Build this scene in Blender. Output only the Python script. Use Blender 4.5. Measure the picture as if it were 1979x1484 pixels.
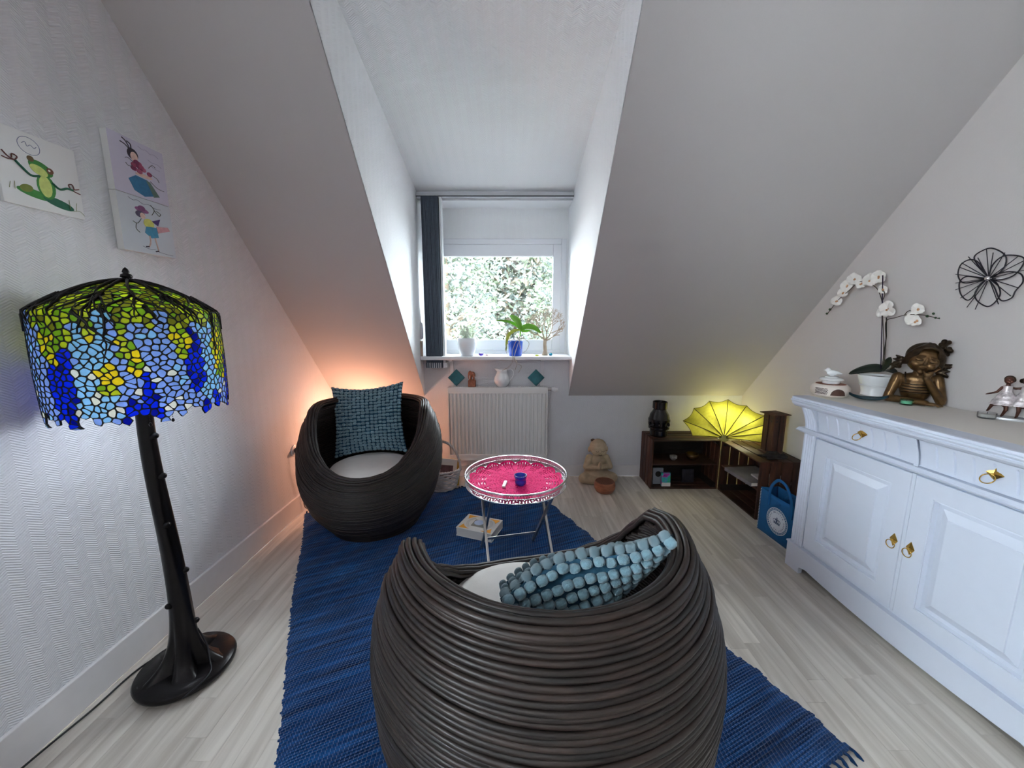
import bpy, bmesh, math, random
import numpy as np
from mathutils import Vector, Matrix, Euler
PI = math.pi
scene = bpy.context.scene
for o in list(bpy.data.objects): bpy.data.objects.remove(o)
COL = scene.collection

# ------------------------------------------------------------------ camera, world, lights, exposure
FPX, HC = 745.0, 1.35
PITCH = math.atan(122/745.0)
cam_d = bpy.data.cameras.new('camera'); cam = bpy.data.objects.new('camera', cam_d); COL.objects.link(cam)
cam.location = (0, 0, HC); cam.rotation_euler = (PI/2-PITCH, 0, 0)
cam_d.sensor_fit = 'HORIZONTAL'; cam_d.sensor_width = 36; cam_d.lens = 36*FPX/1979.0
cam_d.clip_start = 0.02; cam_d.clip_end = 200
scene.camera = cam
vs = scene.view_settings
vs.view_transform = 'Standard'; vs.look = 'None'; vs.gamma = 1; vs.use_curve_mapping = False
vs.exposure = 0.28
W = bpy.data.worlds.new('World'); scene.world = W; W.use_nodes = True
bg = W.node_tree.nodes['Background']; bg.inputs[0].default_value = (0.86, 0.93, 1.0, 1); bg.inputs[1].default_value = 32.0

def light(name, kind, loc, energy, color, size=None, sizey=None, rot=(0, 0, 0), spread=None):
    l = bpy.data.lights.new(name, kind); l.energy = energy; l.color = color
    if kind == 'AREA':
        l.shape = 'RECTANGLE'; l.size = size; l.size_y = sizey
        if spread: l.spread = spread
    elif size is not None and kind in ('POINT', 'SPOT'): l.shadow_soft_size = size
    elif kind == 'SUN': l.angle = size
    o = bpy.data.objects.new(name, l); COL.objects.link(o); o.location = loc; o.rotation_euler = rot
    return o
sun = light('sun', 'SUN', (0, -2, 8), 7.0, (1.0, 0.96, 0.88), 0.02, rot=(math.radians(42), 0, math.radians(-20)))
portal = light('window_portal', 'AREA', (-0.13, 3.56, 1.55), 1.0, (1, 1, 1), 1.2, 0.95, rot=(-PI/2, 0, 0))
portal.data.cycles.is_portal = True
# two fill lights added out of view behind the camera, left side and overhead
rear = light('side_fill_light', 'AREA', (-1.50, -0.80, 1.70), 16.0, (0.82, 0.90, 1.0), 1.0, 1.0, rot=(PI/2, 0, -PI/2))
overfill = light('overhead_fill_light', 'POINT', (0.15, -0.75, 2.45), 4.0, (0.93, 0.95, 1.0), 0.16)

# ------------------------------------------------------------------ helpers
def srgb(r, g, b):
    f = lambda c: (c/255/12.92) if c/255 <= 0.04045 else ((c/255+0.055)/1.055)**2.4
    return (f(r), f(g), f(b))
def ray(px, py):
    u = (px-989.5)/FPX; v = (py-742)/FPX
    return Vector((u, math.cos(PITCH)-v*math.sin(PITCH), -(math.sin(PITCH)+v*math.cos(PITCH))))
def at(px, py, x=None, y=None, z=None, d=None):
    r = ray(px, py)
    if d is not None: t = d
    elif x is not None: t = x/r.x
    elif y is not None: t = y/r.y
    else: t = (z-HC)/r.z
    return Vector((r.x*t, r.y*t, HC+r.z*t))

class MB:
    def __init__(s): s.v = []; s.f = []; s.m = []; s.uv = None
    def add(s, vs_, fs, mi=0):
        n = len(s.v); s.v += [tuple(p) for p in vs_]; s.f += [tuple(i+n for i in f) for f in fs]; s.m += [mi]*len(fs); return s
    def box(s, c, size, rot=None, mi=0):
        hx, hy, hz = size[0]/2, size[1]/2, size[2]/2
        vs_ = [Vector((x, y, z)) for x in (-hx, hx) for y in (-hy, hy) for z in (-hz, hz)]
        if rot is not None:
            R = rot if isinstance(rot, Matrix) else Euler(rot).to_matrix(); vs_ = [R @ p for p in vs_]
        c = Vector(c); vs_ = [p+c for p in vs_]
        return s.add(vs_, [(0, 1, 3, 2), (4, 6, 7, 5), (0, 4, 5, 1), (2, 3, 7, 6), (0, 2, 6, 4), (1, 5, 7, 3)], mi)
    def bb(s, x0, x1, y0, y1, z0, z1, mi=0): return s.box(((x0+x1)/2, (y0+y1)/2, (z0+z1)/2), (x1-x0, y1-y0, z1-z0), mi=mi)
    def tube(s, pts, r, n=8, closed=False, cap=True, mi=0, flat=1.0):
        pts = [Vector(p) for p in pts]; m = len(pts)
        rr = r if isinstance(r, (list, tuple)) else [r]*m
        T = []
        for i in range(m):
            if closed: t = pts[(i+1) % m]-pts[i-1]
            else: t = pts[min(i+1, m-1)]-pts[max(i-1, 0)]
            T.append(t.normalized() if t.length > 1e-9 else Vector((0, 0, 1)))
        up = Vector((0, 0, 1)) if abs(T[0].z) < 0.9 else Vector((1, 0, 0))
        N = (up-T[0]*up.dot(T[0])).normalized(); vs_ = []
        for i in range(m):
            N = N-T[i]*N.dot(T[i]); N = N.normalized() if N.length > 1e-6 else T[i].orthogonal().normalized()
            B = T[i].cross(N)
            for k in range(n):
                a = 2*PI*k/n; vs_.append(pts[i]+(N*math.cos(a)+B*math.sin(a)*flat)*rr[i])
        fs = []
        for i in range(m if closed else m-1):
            j = (i+1) % m
            for k in range(n):
                fs.append((i*n+k, i*n+(k+1) % n, j*n+(k+1) % n, j*n+k))
        if cap and not closed:
            fs.append(tuple(reversed(range(n)))); fs.append(tuple((m-1)*n+k for k in range(n)))
        return s.add(vs_, fs, mi)
    def lathe(s, prof, n=32, c=(0, 0, 0), mi=0, sx=1, sy=1, R=None):
        c = Vector(c); vs_ = []; m = len(prof)
        for (r, z) in prof:
            for k in range(n):
                a = 2*PI*k/n; p = Vector((r*math.cos(a)*sx, r*math.sin(a)*sy, z))
                if R is not None: p = R @ p
                vs_.append(p+c)
        fs = [(i*n+k, i*n+(k+1) % n, (i+1)*n+(k+1) % n, (i+1)*n+k) for i in range(m-1) for k in range(n)]
        if prof[0][0] > 1e-5: fs.append(tuple(reversed(range(n))))
        if prof[-1][0] > 1e-5: fs.append(tuple((m-1)*n+k for k in range(n)))
        return s.add(vs_, fs, mi)
    def ell(s, c, r, nu=16, nv=10, R=None, mi=0, fn=None):
        c = Vector(c); r = (r, r, r) if isinstance(r, (int, float)) else r; vs_ = []
        for j in range(nv+1):
            t = PI*j/nv
            for i in range(nu):
                a = 2*PI*i/nu; p = Vector((math.sin(t)*math.cos(a)*r[0], math.sin(t)*math.sin(a)*r[1], -math.cos(t)*r[2]))
                if fn: p = fn(p)
                if R is not None: p = R @ p
                vs_.append(p+c)
        fs = []
        for j in range(nv):
            for i in range(nu):
                q = (j*nu+i, j*nu+(i+1) % nu, (j+1)*nu+(i+1) % nu, (j+1)*nu+i)
                if j == 0: q = (q[0], q[2], q[3])
                elif j == nv-1: q = (q[0], q[1], q[2])
                fs.append(q)
        return s.add(vs_, fs, mi)
    def cap(s, a, b, ra, rb, n=12, mi=0):      # tapered capsule
        a = Vector(a); b = Vector(b); d = (b-a).normalized(); pts = []; rr = []
        for k in range(5):
            t = PI/2*(k/4); pts.append(a-d*ra*math.cos(t)); rr.append(max(ra*math.sin(t), ra*.02))
        for k in range(5):
            t = PI/2*(k/4); pts.append(b+d*rb*math.sin(t)); rr.append(max(rb*math.cos(t), rb*.02))
        return s.tube(pts, rr, n, mi=mi)
    def prism(s, poly, h, M=None, mi=0):       # poly in xy, extruded along +z by h
        n = len(poly); vs_ = [Vector((p[0], p[1], 0)) for p in poly]+[Vector((p[0], p[1], h)) for p in poly]
        if M is not None: vs_ = [M @ p for p in vs_]
        fs = [tuple(reversed(range(n))), tuple(range(n, 2*n))]+[(i, (i+1) % n, n+(i+1) % n, n+i) for i in range(n)]
        return s.add(vs_, fs, mi)
    def grid(s, fn, nu, nv, mi=0, wrap=False):
        vs_ = [fn(i/nu, j/nv) for j in range(nv+1) for i in range(nu+1)]
        fs = [(j*(nu+1)+i, j*(nu+1)+i+1, (j+1)*(nu+1)+i+1, (j+1)*(nu+1)+i) for j in range(nv) for i in range(nu)]
        return s.add(vs_, fs, mi)

def obj(name, mb, mats, parent=None, smooth=False, bevel=0, loc=None, angle=None, solid=0, uvs=None):
    me = bpy.data.meshes.new(name); me.from_pydata([tuple(p) for p in mb.v], [], mb.f)
    if not isinstance(mats, (list, tuple)): mats = [mats]
    for m in mats: me.materials.append(m)
    if len(mats) > 1: me.polygons.foreach_set('material_index', mb.m)
    if smooth: me.polygons.foreach_set('use_smooth', [True]*len(me.polygons))
    if uvs:
        L = me.uv_layers.new(name='UVMap')
        for p in me.polygons:
            for li in p.loop_indices: L.data[li].uv = uvs(me.vertices[me.loops[li].vertex_index].co)
    me.update()
    if smooth and angle: me.set_sharp_from_angle(angle=math.radians(angle))
    o = bpy.data.objects.new(name, me); COL.objects.link(o)
    if parent: o.parent = parent
    if loc is not None: o.location = loc
    if solid:
        s = o.modifiers.new('solid', 'SOLIDIFY'); s.thickness = solid; s.offset = 0
    if bevel:
        b = o.modifiers.new('bevel', 'BEVEL'); b.width = bevel; b.segments = 2; b.limit_method = 'ANGLE'; b.angle_limit = math.radians(40)
    return o
def organic(name, mb, mat, parent, voxel=0.004, sm=3):
    o = obj(name, mb, mat, parent, smooth=True)
    r = o.modifiers.new('remesh', 'REMESH'); r.mode = 'VOXEL'; r.voxel_size = voxel; r.use_smooth_shade = True
    s = o.modifiers.new('smooth', 'SMOOTH'); s.factor = 0.6; s.iterations = sm
    return o
def tag(o, label, cat, group=None, kind=None):
    o['label'] = label; o['category'] = cat
    if group: o['group'] = group
    if kind: o['kind'] = kind
    return o
def thing(name, label, cat, loc=(0, 0, 0), rotz=0, group=None, rot=None):
    o = bpy.data.objects.new(name, None); COL.objects.link(o); o.location = loc
    o.rotation_euler = rot if rot else (0, 0, rotz); o.empty_display_size = .05
    return tag(o, label, cat, group)
def struct(name, mb, mat, **k):
    o = obj(name, mb, mat, **k); o['kind'] = 'structure'; return o
def inst(name, data, parent, loc, rot=(0, 0, 0), scale=(1, 1, 1), mod=None):
    o = bpy.data.objects.new(name, data); COL.objects.link(o); o.parent = parent
    o.location = loc; o.rotation_euler = rot; o.scale = scale; return o

# ------------------------------------------------------------------ materials
def newmat(name):
    m = bpy.data.materials.new(name); m.use_nodes = True; nt = m.node_tree
    return m, nt, nt.nodes['Principled BSDF']
def mat(name, col, rough=.5, metal=0, var=.0, vscale=20, bump=0, bscale=80, spec=None, trans=0, coat=0, sheen=0, rnd=0, sss=0, ior=None, alpha=None):
    m, nt, P = newmat(name); N, L = nt.nodes, nt.links
    P.inputs['Roughness'].default_value = rough; P.inputs['Metallic'].default_value = metal
    if spec is not None: P.inputs['Specular IOR Level'].default_value = spec
    if trans: P.inputs['Transmission Weight'].default_value = trans
    if coat: P.inputs['Coat Weight'].default_value = coat; P.inputs['Coat Roughness'].default_value = .15
    if sheen: P.inputs['Sheen Weight'].default_value = sheen
    if ior: P.inputs['IOR'].default_value = ior
    tc = N.new('ShaderNodeTexCoord')
    nz = N.new('ShaderNodeTexNoise'); nz.inputs['Scale'].default_value = vscale; nz.inputs['Detail'].default_value = 4
    L.new(tc.outputs['Object'], nz.inputs['Vector'])
    mr = N.new('ShaderNodeMapRange'); mr.inputs['From Min'].default_value = .3; mr.inputs['From Max'].default_value = .7
    mr.inputs['To Min'].default_value = 1-var; mr.inputs['To Max'].default_value = 1+var
    L.new(nz.outputs['Fac'], mr.inputs['Value'])
    val = mr.outputs[0]
    if rnd:
        oi = N.new('ShaderNodeObjectInfo'); m2 = N.new('ShaderNodeMapRange'); m2.inputs['To Min'].default_value = 1-rnd; m2.inputs['To Max'].default_value = 1+rnd
        L.new(oi.outputs['Random'], m2.inputs['Value']); mm = N.new('ShaderNodeMath'); mm.operation = 'MULTIPLY'
        L.new(val, mm.inputs[0]); L.new(m2.outputs[0], mm.inputs[1]); val = mm.outputs[0]
    vm = N.new('ShaderNodeVectorMath'); vm.operation = 'SCALE'; vm.inputs[0].default_value = col[:3]
    L.new(val, vm.inputs['Scale']); L.new(vm.outputs[0], P.inputs['Base Color'])
    if bump:
        n2 = N.new('ShaderNodeTexNoise'); n2.inputs['Scale'].default_value = bscale; n2.inputs['Detail'].default_value = 3
        L.new(tc.outputs['Object'], n2.inputs['Vector']); b = N.new('ShaderNodeBump'); b.inputs['Strength'].default_value = 1
        b.inputs['Distance'].default_value = bump; L.new(n2.outputs['Fac'], b.inputs['Height']); L.new(b.outputs[0], P.inputs['Normal'])
    return m
def mathn(N, L, op, a, b=None, c=None):
    n = N.new('ShaderNodeMath'); n.operation = op
    for i, x in enumerate((a, b, c)):
        if x is None: continue
        if isinstance(x, (int, float)): n.inputs[i].default_value = x
        else: L.new(x, n.inputs[i])
    return n.outputs[0]
def wallpaper(name, col, zig=True, period=.07, stripe=.0085, depth=.0012):
    m, nt, P = newmat(name); N, L = nt.nodes, nt.links
    P.inputs['Base Color'].default_value = (*col, 1); P.inputs['Roughness'].default_value = .75; P.inputs['Specular IOR Level'].default_value = .25
    uv = N.new('ShaderNodeUVMap'); sx = N.new('ShaderNodeSeparateXYZ'); L.new(uv.outputs[0], sx.inputs[0])
    nz = N.new('ShaderNodeTexNoise'); nz.inputs['Scale'].default_value = 140; nz.inputs['Detail'].default_value = 2; L.new(uv.outputs[0], nz.inputs['Vector'])
    h = mathn(N, L, 'MULTIPLY', nz.outputs['Fac'], .9)
    if zig:
        tri = mathn(N, L, 'PINGPONG', sx.outputs['X'], period/2)
        q = mathn(N, L, 'ADD', sx.outputs['Y'], mathn(N, L, 'MULTIPLY', tri, .62))
        s = mathn(N, L, 'SINE', mathn(N, L, 'MULTIPLY', q, 2*PI/stripe))
        s2 = mathn(N, L, 'MULTIPLY', mathn(N, L, 'ADD', s, 1), .5)
        h = mathn(N, L, 'ADD', mathn(N, L, 'MULTIPLY', h, .5), s2)
    b = N.new('ShaderNodeBump'); b.inputs['Distance'].default_value = depth; b.inputs['Strength'].default_value = 1
    L.new(h, b.inputs['Height']); L.new(b.outputs[0], P.inputs['Normal'])
    return m
def wood(name, c1, c2, scale=(30, 2, 30), rough=.5, coord='Object', rnd=.12, bump=.0004, coat=0):
    m, nt, P = newmat(name); N, L = nt.nodes, nt.links
    P.inputs['Roughness'].default_value = rough
    if coat: P.inputs['Coat Weight'].default_value = coat
    if coord == 'World':
        g = N.new('ShaderNodeNewGeometry'); vec = g.outputs['Position']
    else:
        g = N.new('ShaderNodeTexCoord'); vec = g.outputs['Object']
    oi = N.new('ShaderNodeObjectInfo')
    off = mathn(N, L, 'MULTIPLY', oi.outputs['Random'], 37.0)
    cb = N.new('ShaderNodeCombineXYZ'); L.new(off, cb.inputs[0]); L.new(off, cb.inputs[1]); L.new(off, cb.inputs[2])
    ad = N.new('ShaderNodeVectorMath'); ad.operation = 'ADD'; L.new(vec, ad.inputs[0]); L.new(cb.outputs[0], ad.inputs[1])
    ml = N.new('ShaderNodeVectorMath'); ml.operation = 'MULTIPLY'; ml.inputs[1].default_value = scale; L.new(ad.outputs[0], ml.inputs[0])
    nz = N.new('ShaderNodeTexNoise'); nz.inputs['Scale'].default_value = 1; nz.inputs['Detail'].default_value = 6; nz.inputs['Distortion'].default_value = .6
    L.new(ml.outputs[0], nz.inputs['Vector'])
    cr = N.new('ShaderNodeValToRGB'); cr.color_ramp.elements[0].position = .32; cr.color_ramp.elements[1].position = .68
    cr.color_ramp.elements[0].color = (*c1, 1); cr.color_ramp.elements[1].color = (*c2, 1); L.new(nz.outputs['Fac'], cr.inputs[0])
    m2 = N.new('ShaderNodeMapRange'); m2.inputs['To Min'].default_value = 1-rnd; m2.inputs['To Max'].default_value = 1+rnd; L.new(oi.outputs['Random'], m2.inputs['Value'])
    vm = N.new('ShaderNodeVectorMath'); vm.operation = 'SCALE'; L.new(cr.outputs[0], vm.inputs[0]); L.new(m2.outputs[0], vm.inputs['Scale'])
    L.new(vm.outputs[0], P.inputs['Base Color'])
    b = N.new('ShaderNodeBump'); b.inputs['Distance'].default_value = bump; L.new(nz.outputs['Fac'], b.inputs['Height']); L.new(b.outputs[0], P.inputs['Normal'])
    return m

M = {}
M['wallL'] = wallpaper('herringbone_wallpaper', srgb(226, 226, 230))
M['wallD'] = wallpaper('dormer_wallpaper', srgb(247, 248, 250), period=.066, stripe=.0085)
M['slope'] = wallpaper('painted_woodchip', srgb(196, 192, 192), zig=False, depth=.0006)
M['wallR'] = wallpaper('painted_wall', srgb(204, 199, 198), zig=False, depth=.0006)
M['white'] = mat('white_paint', srgb(232, 232, 235), .42, var=.02, vscale=6)
M['trim'] = mat('white_trim', srgb(228, 226, 228), .5, var=.02)
M['pvc'] = mat('white_pvc', srgb(238, 240, 245), .3)
M['floor'] = wood('ash_laminate', srgb(184, 176, 166), srgb(220, 214, 205), (26, 1.6, 26), .48, 'World', .09, .00015)
M['under'] = mat('floor_gap', srgb(120, 112, 104), .8)
M['rad'] = mat('radiator_enamel', srgb(232, 232, 230), .35)
M['cane'] = wood('dark_rattan', srgb(15, 10, 9), srgb(46, 34, 29), (9, 9, 40), .48, 'Object', .3, .0006, coat=.05)
M['canein'] = wood('dark_rattan_lining', srgb(30, 24, 23), srgb(58, 48, 45), (9, 9, 30), .5, 'Object', .2, .0006)
M['cushion'] = mat('cream_fabric', srgb(228, 224, 220), .95, var=.03, bump=.0006, bscale=400, sheen=.3)
M['pillow'] = mat('teal_plush_base', srgb(36, 82, 106), .95, var=.1, bump=.001, bscale=300)
M['tuft'] = mat('light_blue_tuft', srgb(122, 158, 172), .98, var=.15, vscale=60, bump=.0016, bscale=350, sheen=.5, rnd=.08)
M['silver'] = mat('polished_silver', (.82, .82, .84), .16, 1)
M['steel'] = mat('brushed_nickel', (.55, .52, .49), .3, 1, var=.08)
M['doily'] = mat('magenta_crochet', srgb(226, 16, 108), .85, var=.12, vscale=90, bump=.001, bscale=500)
M['blueglass'] = mat('cobalt_glass', (.01, .05, .55), .06, 0, trans=.55, coat=.5)
M['gold'] = mat('brass', srgb(214, 176, 92), .25, 1, var=.1)
M['teal'] = mat('teal_glaze', srgb(6, 92, 102), .5, var=.25, vscale=40)
M['ceramic'] = mat('white_ceramic', srgb(236, 238, 240), .22, coat=.4)
M['bronze'] = mat('aged_bronze', srgb(98, 74, 46), .36, .75, var=.45, vscale=28, bump=.0008, bscale=90)
M['bronzeD'] = mat('dark_bronze', srgb(58, 46, 32), .42, .7, var=.5, vscale=34, bump=.0014, bscale=110)
M['stone'] = mat('sandstone', srgb(176, 158, 132), .9, var=.12, vscale=25, bump=.0006, bscale=160)
M['stoneD'] = mat('dark_line', srgb(92, 74, 60), .9)
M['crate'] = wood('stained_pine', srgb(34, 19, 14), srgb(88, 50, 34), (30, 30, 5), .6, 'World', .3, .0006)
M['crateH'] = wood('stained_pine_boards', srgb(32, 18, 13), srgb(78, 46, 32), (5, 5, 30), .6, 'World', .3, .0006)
M['crateD'] = wood('stained_pine_shaded', srgb(14, 8, 6), srgb(32, 19, 14), (5, 5, 30), .7, 'World', .2, .0006)  # darker copy of the boards: shade of the insides put into the colour
M['black'] = mat('black_glaze', srgb(16, 14, 14), .22, var=.2)
M['blackmat'] = mat('black_iron', srgb(14, 14, 17), .5)
M['lampmetal'] = mat('blackened_bronze', srgb(24, 21, 22), .3, .55, var=.2, vscale=12, bump=.0012, bscale=26)
M['cord'] = mat('black_cord', srgb(16, 18, 26), .45)
M['bag'] = mat('blue_felt', srgb(14, 86, 140), .95, var=.08, bump=.0008, bscale=300)
M['bagprint'] = mat('white_print', srgb(214, 222, 232), .8)
M['bagink'] = mat('navy_print', srgb(24, 50, 100), .8)
M['paper'] = mat('paper', srgb(232, 228, 222), .8, var=.03)
M['woodball'] = wood('reddish_wood', srgb(122, 68, 44), srgb(176, 110, 76), (12, 12, 40), .5, 'Object', .05)
M['leafg'] = mat('orchid_leaf', srgb(98, 158, 40), .35, var=.15, vscale=14)
M['leafd'] = mat('dark_leaf', srgb(18, 34, 26), .4, var=.2)
M['root'] = mat('orchid_root', srgb(176, 168, 160), .7, var=.2)
M['petal'] = mat('white_petal', srgb(238, 234, 228), .7)
M['petalc'] = mat('orchid_lip', srgb(200, 150, 110), .7)
M['cream'] = mat('darkened_cream_wood', srgb(176, 156, 136), .7, var=.1)  # cream taken browner: shade of the backlit tree put into the colour
M['bluepot'] = mat('blue_glazed_pot', srgb(20, 76, 190), .25, coat=.4)
M['blind'] = mat('slate_blind_fabric', srgb(66, 76, 90), .7, var=.1, vscale=60)
M['alu'] = mat('aluminium_rail', srgb(196, 198, 202), .4, .5)
M['wicker'] = mat('white_wicker', srgb(206, 202, 202), .7, var=.1, vscale=60)
M['clear'] = mat('clear_glass', (.95, .97, .97), .03, trans=1.0, ior=1.45)
M['wax'] = mat('white_wax', srgb(236, 236, 232), .5)
M['drift'] = mat('charred_driftwood', srgb(26, 22, 20), .8, var=.4, bump=.004, bscale=40)

# pane: thin real glass
def pane_mat():
    m = bpy.data.materials.new('window_glass'); m.use_nodes = True; nt = m.node_tree; nt.nodes.clear(); N, L = nt.nodes, nt.links
    o = N.new('ShaderNodeOutputMaterial'); t = N.new('ShaderNodeBsdfTransparent'); g = N.new('ShaderNodeBsdfGlossy'); g.inputs['Roughness'].default_value = .02
    t.inputs[0].default_value = (.96, .98, .97, 1); fr = N.new('ShaderNodeFresnel'); fr.inputs[0].default_value = 1.3; mx = N.new('ShaderNodeMixShader')
    L.new(fr.outputs[0], mx.inputs[0]); L.new(t.outputs[0], mx.inputs[1]); L.new(g.outputs[0], mx.inputs[2]); L.new(mx.outputs[0], o.inputs[0])
    return m
M['pane'] = pane_mat()
def translucent(name, col, tw=.75, rough=.3):
    m = bpy.data.materials.new(name); m.use_nodes = True; nt = m.node_tree; nt.nodes.clear(); N, L = nt.nodes, nt.links
    o = N.new('ShaderNodeOutputMaterial'); t = N.new('ShaderNodeBsdfTranslucent'); g = N.new('ShaderNodeBsdfPrincipled'); mx = N.new('ShaderNodeMixShader')
    tc = N.new('ShaderNodeTexCoord'); nz = N.new('ShaderNodeTexNoise'); nz.inputs['Scale'].default_value = 55; nz.inputs['Detail'].default_value = 3; L.new(tc.outputs['Object'], nz.inputs['Vector'])
    mr = N.new('ShaderNodeMapRange'); mr.inputs['To Min'].default_value = .72; mr.inputs['To Max'].default_value = 1.25; L.new(nz.outputs['Fac'], mr.inputs['Value'])
    vm = N.new('ShaderNodeVectorMath'); vm.operation = 'SCALE'; vm.inputs[0].default_value = col; L.new(mr.outputs[0], vm.inputs['Scale'])
    L.new(vm.outputs[0], t.inputs[0]); L.new(vm.outputs[0], g.inputs['Base Color']); g.inputs['Roughness'].default_value = rough
    mx.inputs[0].default_value = tw; L.new(g.outputs[0], mx.inputs[1]); L.new(t.outputs[0], mx.inputs[2]); L.new(mx.outputs[0], o.inputs[0])
    return m

# ------------------------------------------------------------------ room shell
XL, YB, YW = -1.515, 3.235, 3.45       # left wall, right wall, knee wall, window wall
ZK, TS = 0.72, 1.118                              # knee-wall height, slope of the roof
YR, ZC = -1.60, 2.86                              # rear wall, flat ceiling
DXL, DXR = -0.745, 0.482                          # dormer cheeks
CT, CZ = 0.27, 2.334                              # dormer ceiling slope, its height at the window
xr = lambda y: 1.968+.050*(YB-y)                   # the right wall runs slightly askew
zs = lambda y: ZK+TS*(YB-y)
zd = lambda y: CZ+CT*(YB-y)
dtop = (CZ-ZK)/(TS-CT); YT = YB-dtop; ZT = zs(YT)
yc = YB-(ZC-ZK)/TS
f_ = MB(); f_.bb(XL-.1, xr(YR)+.1, YR-.1, YB+.1, -.12, -.004)
struct('floor', f_, M['under'])
FLOOR = bpy.data.objects['floor']
def quad(name, pts, mat_, uv, thick=.0):
    mb = MB(); pts = [Vector(p) for p in pts]; n = (pts[1]-pts[0]).cross(pts[-1]-pts[0]).normalized()
    k = len(pts); vs_ = pts+[p-n*.003 for p in pts]
    mb.add(vs_, [tuple(range(k)), tuple(reversed(range(k, 2*k)))]+[(i, k+i, k+(i+1) % k, (i+1) % k) for i in range(k)])
    return struct(name, mb, mat_, uvs=uv)
WBH = at(960, 689, y=3.11).z-.0302
# left gable wall (normal +x): polygon in y,z
quad('wall_left', [(XL, -.25, 0), (XL, YB, 0), (XL, YB, ZK), (XL, yc, ZC), (XL, -.25, ZC)], M['wallL'], lambda c: (c.y, c.z))
quad('wall_right', [(xr(YR), YR, 0), (xr(YR), YR, ZC), (xr(yc), yc, ZC), (xr(YB), YB, ZK), (xr(YB), YB, 0)], M['wallR'], lambda c: (c.y, c.z))
quad('wall_back', [(XL, YB, 0), (xr(YB), YB, 0), (xr(YB), YB, ZK), (DXR, YB, ZK), (DXR, YB, WBH), (DXL, YB, WBH), (DXL, YB, ZK), (XL, YB, ZK)], M['wallL'], lambda c: (c.x, c.z))
sl = lambda c: (c.x, (c.z-ZK)*1.34)
quad('ceiling_slope_left', [(XL, YB, ZK), (DXL, YB, ZK), (DXL, YT, ZT), (DXL, yc, ZC), (XL, yc, ZC)], M['slope'], sl)
quad('ceiling_slope_right', [(DXR, YB, ZK), (xr(YB), YB, ZK), (xr(yc), yc, ZC), (DXR, yc, ZC), (DXR, YT, ZT)], M['slope'], sl)
quad('ceiling_slope_top', [(DXL, YT, ZT), (DXR, YT, ZT), (DXR, yc, ZC), (DXL, yc, ZC)], M['slope'], sl)
quad('ceiling', [(XL, YR, ZC), (XL, yc, ZC), (xr(yc), yc, ZC), (xr(YR), YR, ZC)], M['slope'], lambda c: (c.x, c.y))
quad('ceiling_dormer', [(DXL, YW, CZ), (DXR, YW, CZ), (DXR, YB, CZ), (DXR, YT, ZT), (DXL, YT, ZT), (DXL, YB, CZ)], M['wallD'], lambda c: (c.x, c.y*1.03))
quad('wall_dormer_left', [(DXL, YB, ZK), (DXL, YW, ZK), (DXL, YW, CZ), (DXL, YB, CZ), (DXL, YT, ZT)], M['wallD'], lambda c: (c.y, c.z))
quad('wall_dormer_right', [(DXR, YB, ZK), (DXR, YT, ZT), (DXR, YB, CZ), (DXR, YW, CZ), (DXR, YW, ZK)], M['wallD'], lambda c: (c.y, c.z))
# rear wall, and the rear part of the left gable wall with a window added for the side fill light
rb = MB(); rb.bb(XL, xr(YR)+.02, YR-.1, YR, 0, ZC)
struct('wall_rear', rb, M['wallR'], uvs=lambda c: (c.x, c.z))
rb = MB(); wy0, wy1, wz0, wz1 = -1.32, -.28, 1.18, 2.22
rb.bb(XL-.1, XL, YR-.1, wy0, 0, ZC); rb.bb(XL-.1, XL, wy1, -.25, 0, ZC); rb.bb(XL-.1, XL, wy0, wy1, 0, wz0); rb.bb(XL-.1, XL, wy0, wy1, wz1, ZC)
struct('wall_left_rear', rb, M['wallL'], uvs=lambda c: (c.y, c.z))
rw = MB(); rw.bb(XL-.06, XL-.05, wy0, wy1, wz0, wz1)
w2 = struct('added_window', rw, M['pane'])
fr = MB()
for a in ((wy0, wy0+.06, wz0, wz1), (wy1-.06, wy1, wz0, wz1), (wy0+.06, wy1-.06, wz0, wz0+.06), (wy0+.06, wy1-.06, wz1-.06, wz1)): fr.bb(XL-.08, XL-.02, a[0], a[1], a[2], a[3])
obj('window_frame', fr, M['pvc'], w2)  # frame of the added window, out of view
# window wall of the dormer: above, left, right of the frame and under it
pL, pR = at(815, 470, y=YW).x, at(1101, 470, y=YW).x
FZ1, FZ0 = at(900, 461, y=YW).z, 1.045
wb = MB()
wb.bb(DXL-.05, DXR+.05, YW, YW+.12, FZ1, CZ+.06); wb.bb(DXL-.05, DXL+.012, YW, YW+.12, .9, FZ1); wb.bb(DXR-.012, DXR+.05, YW, YW+.12, .9, FZ1)
wb.bb(DXL-.05, DXR+.05, YW, YW+.12, .62, 1.052)
struct('wall_window', wb, M['wallD'], uvs=lambda c: (c.x, c.z))
hb = MB(); hb.bb(DXL, DXR, YB, YW, 2.285, CZ+.03)
struct('trim_header', hb, M['white'], bevel=.004)
# baseboards
bl = MB(); bl.prism([(YR, 0), (YB, 0), (YB, .135), (YR, .135)], .015, Matrix(((0, 0, 1, XL), (1, 0, 0, 0), (0, 1, 0, 0), (0, 0, 0, 1))))
struct('baseboard_left', bl, M['trim'], bevel=.004)
b2 = MB(); b2.bb(XL+.016, xr(YB)-.016, YB-.015, YB, 0, .10); struct('baseboard_back', b2, M['trim'], bevel=.003)
b3 = MB(); b3.prism([(xr(YR)-.015, YR), (xr(YR), YR), (xr(YB), YB), (xr(YB)-.015, YB)], .10); struct('baseboard_right', b3, M['trim'], bevel=.003)
b4 = MB(); b4.bb(XL+.016, xr(YR)-.016, YR, YR+.015, 0, .10); struct('baseboard_rear', b4, M['trim'])
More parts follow.
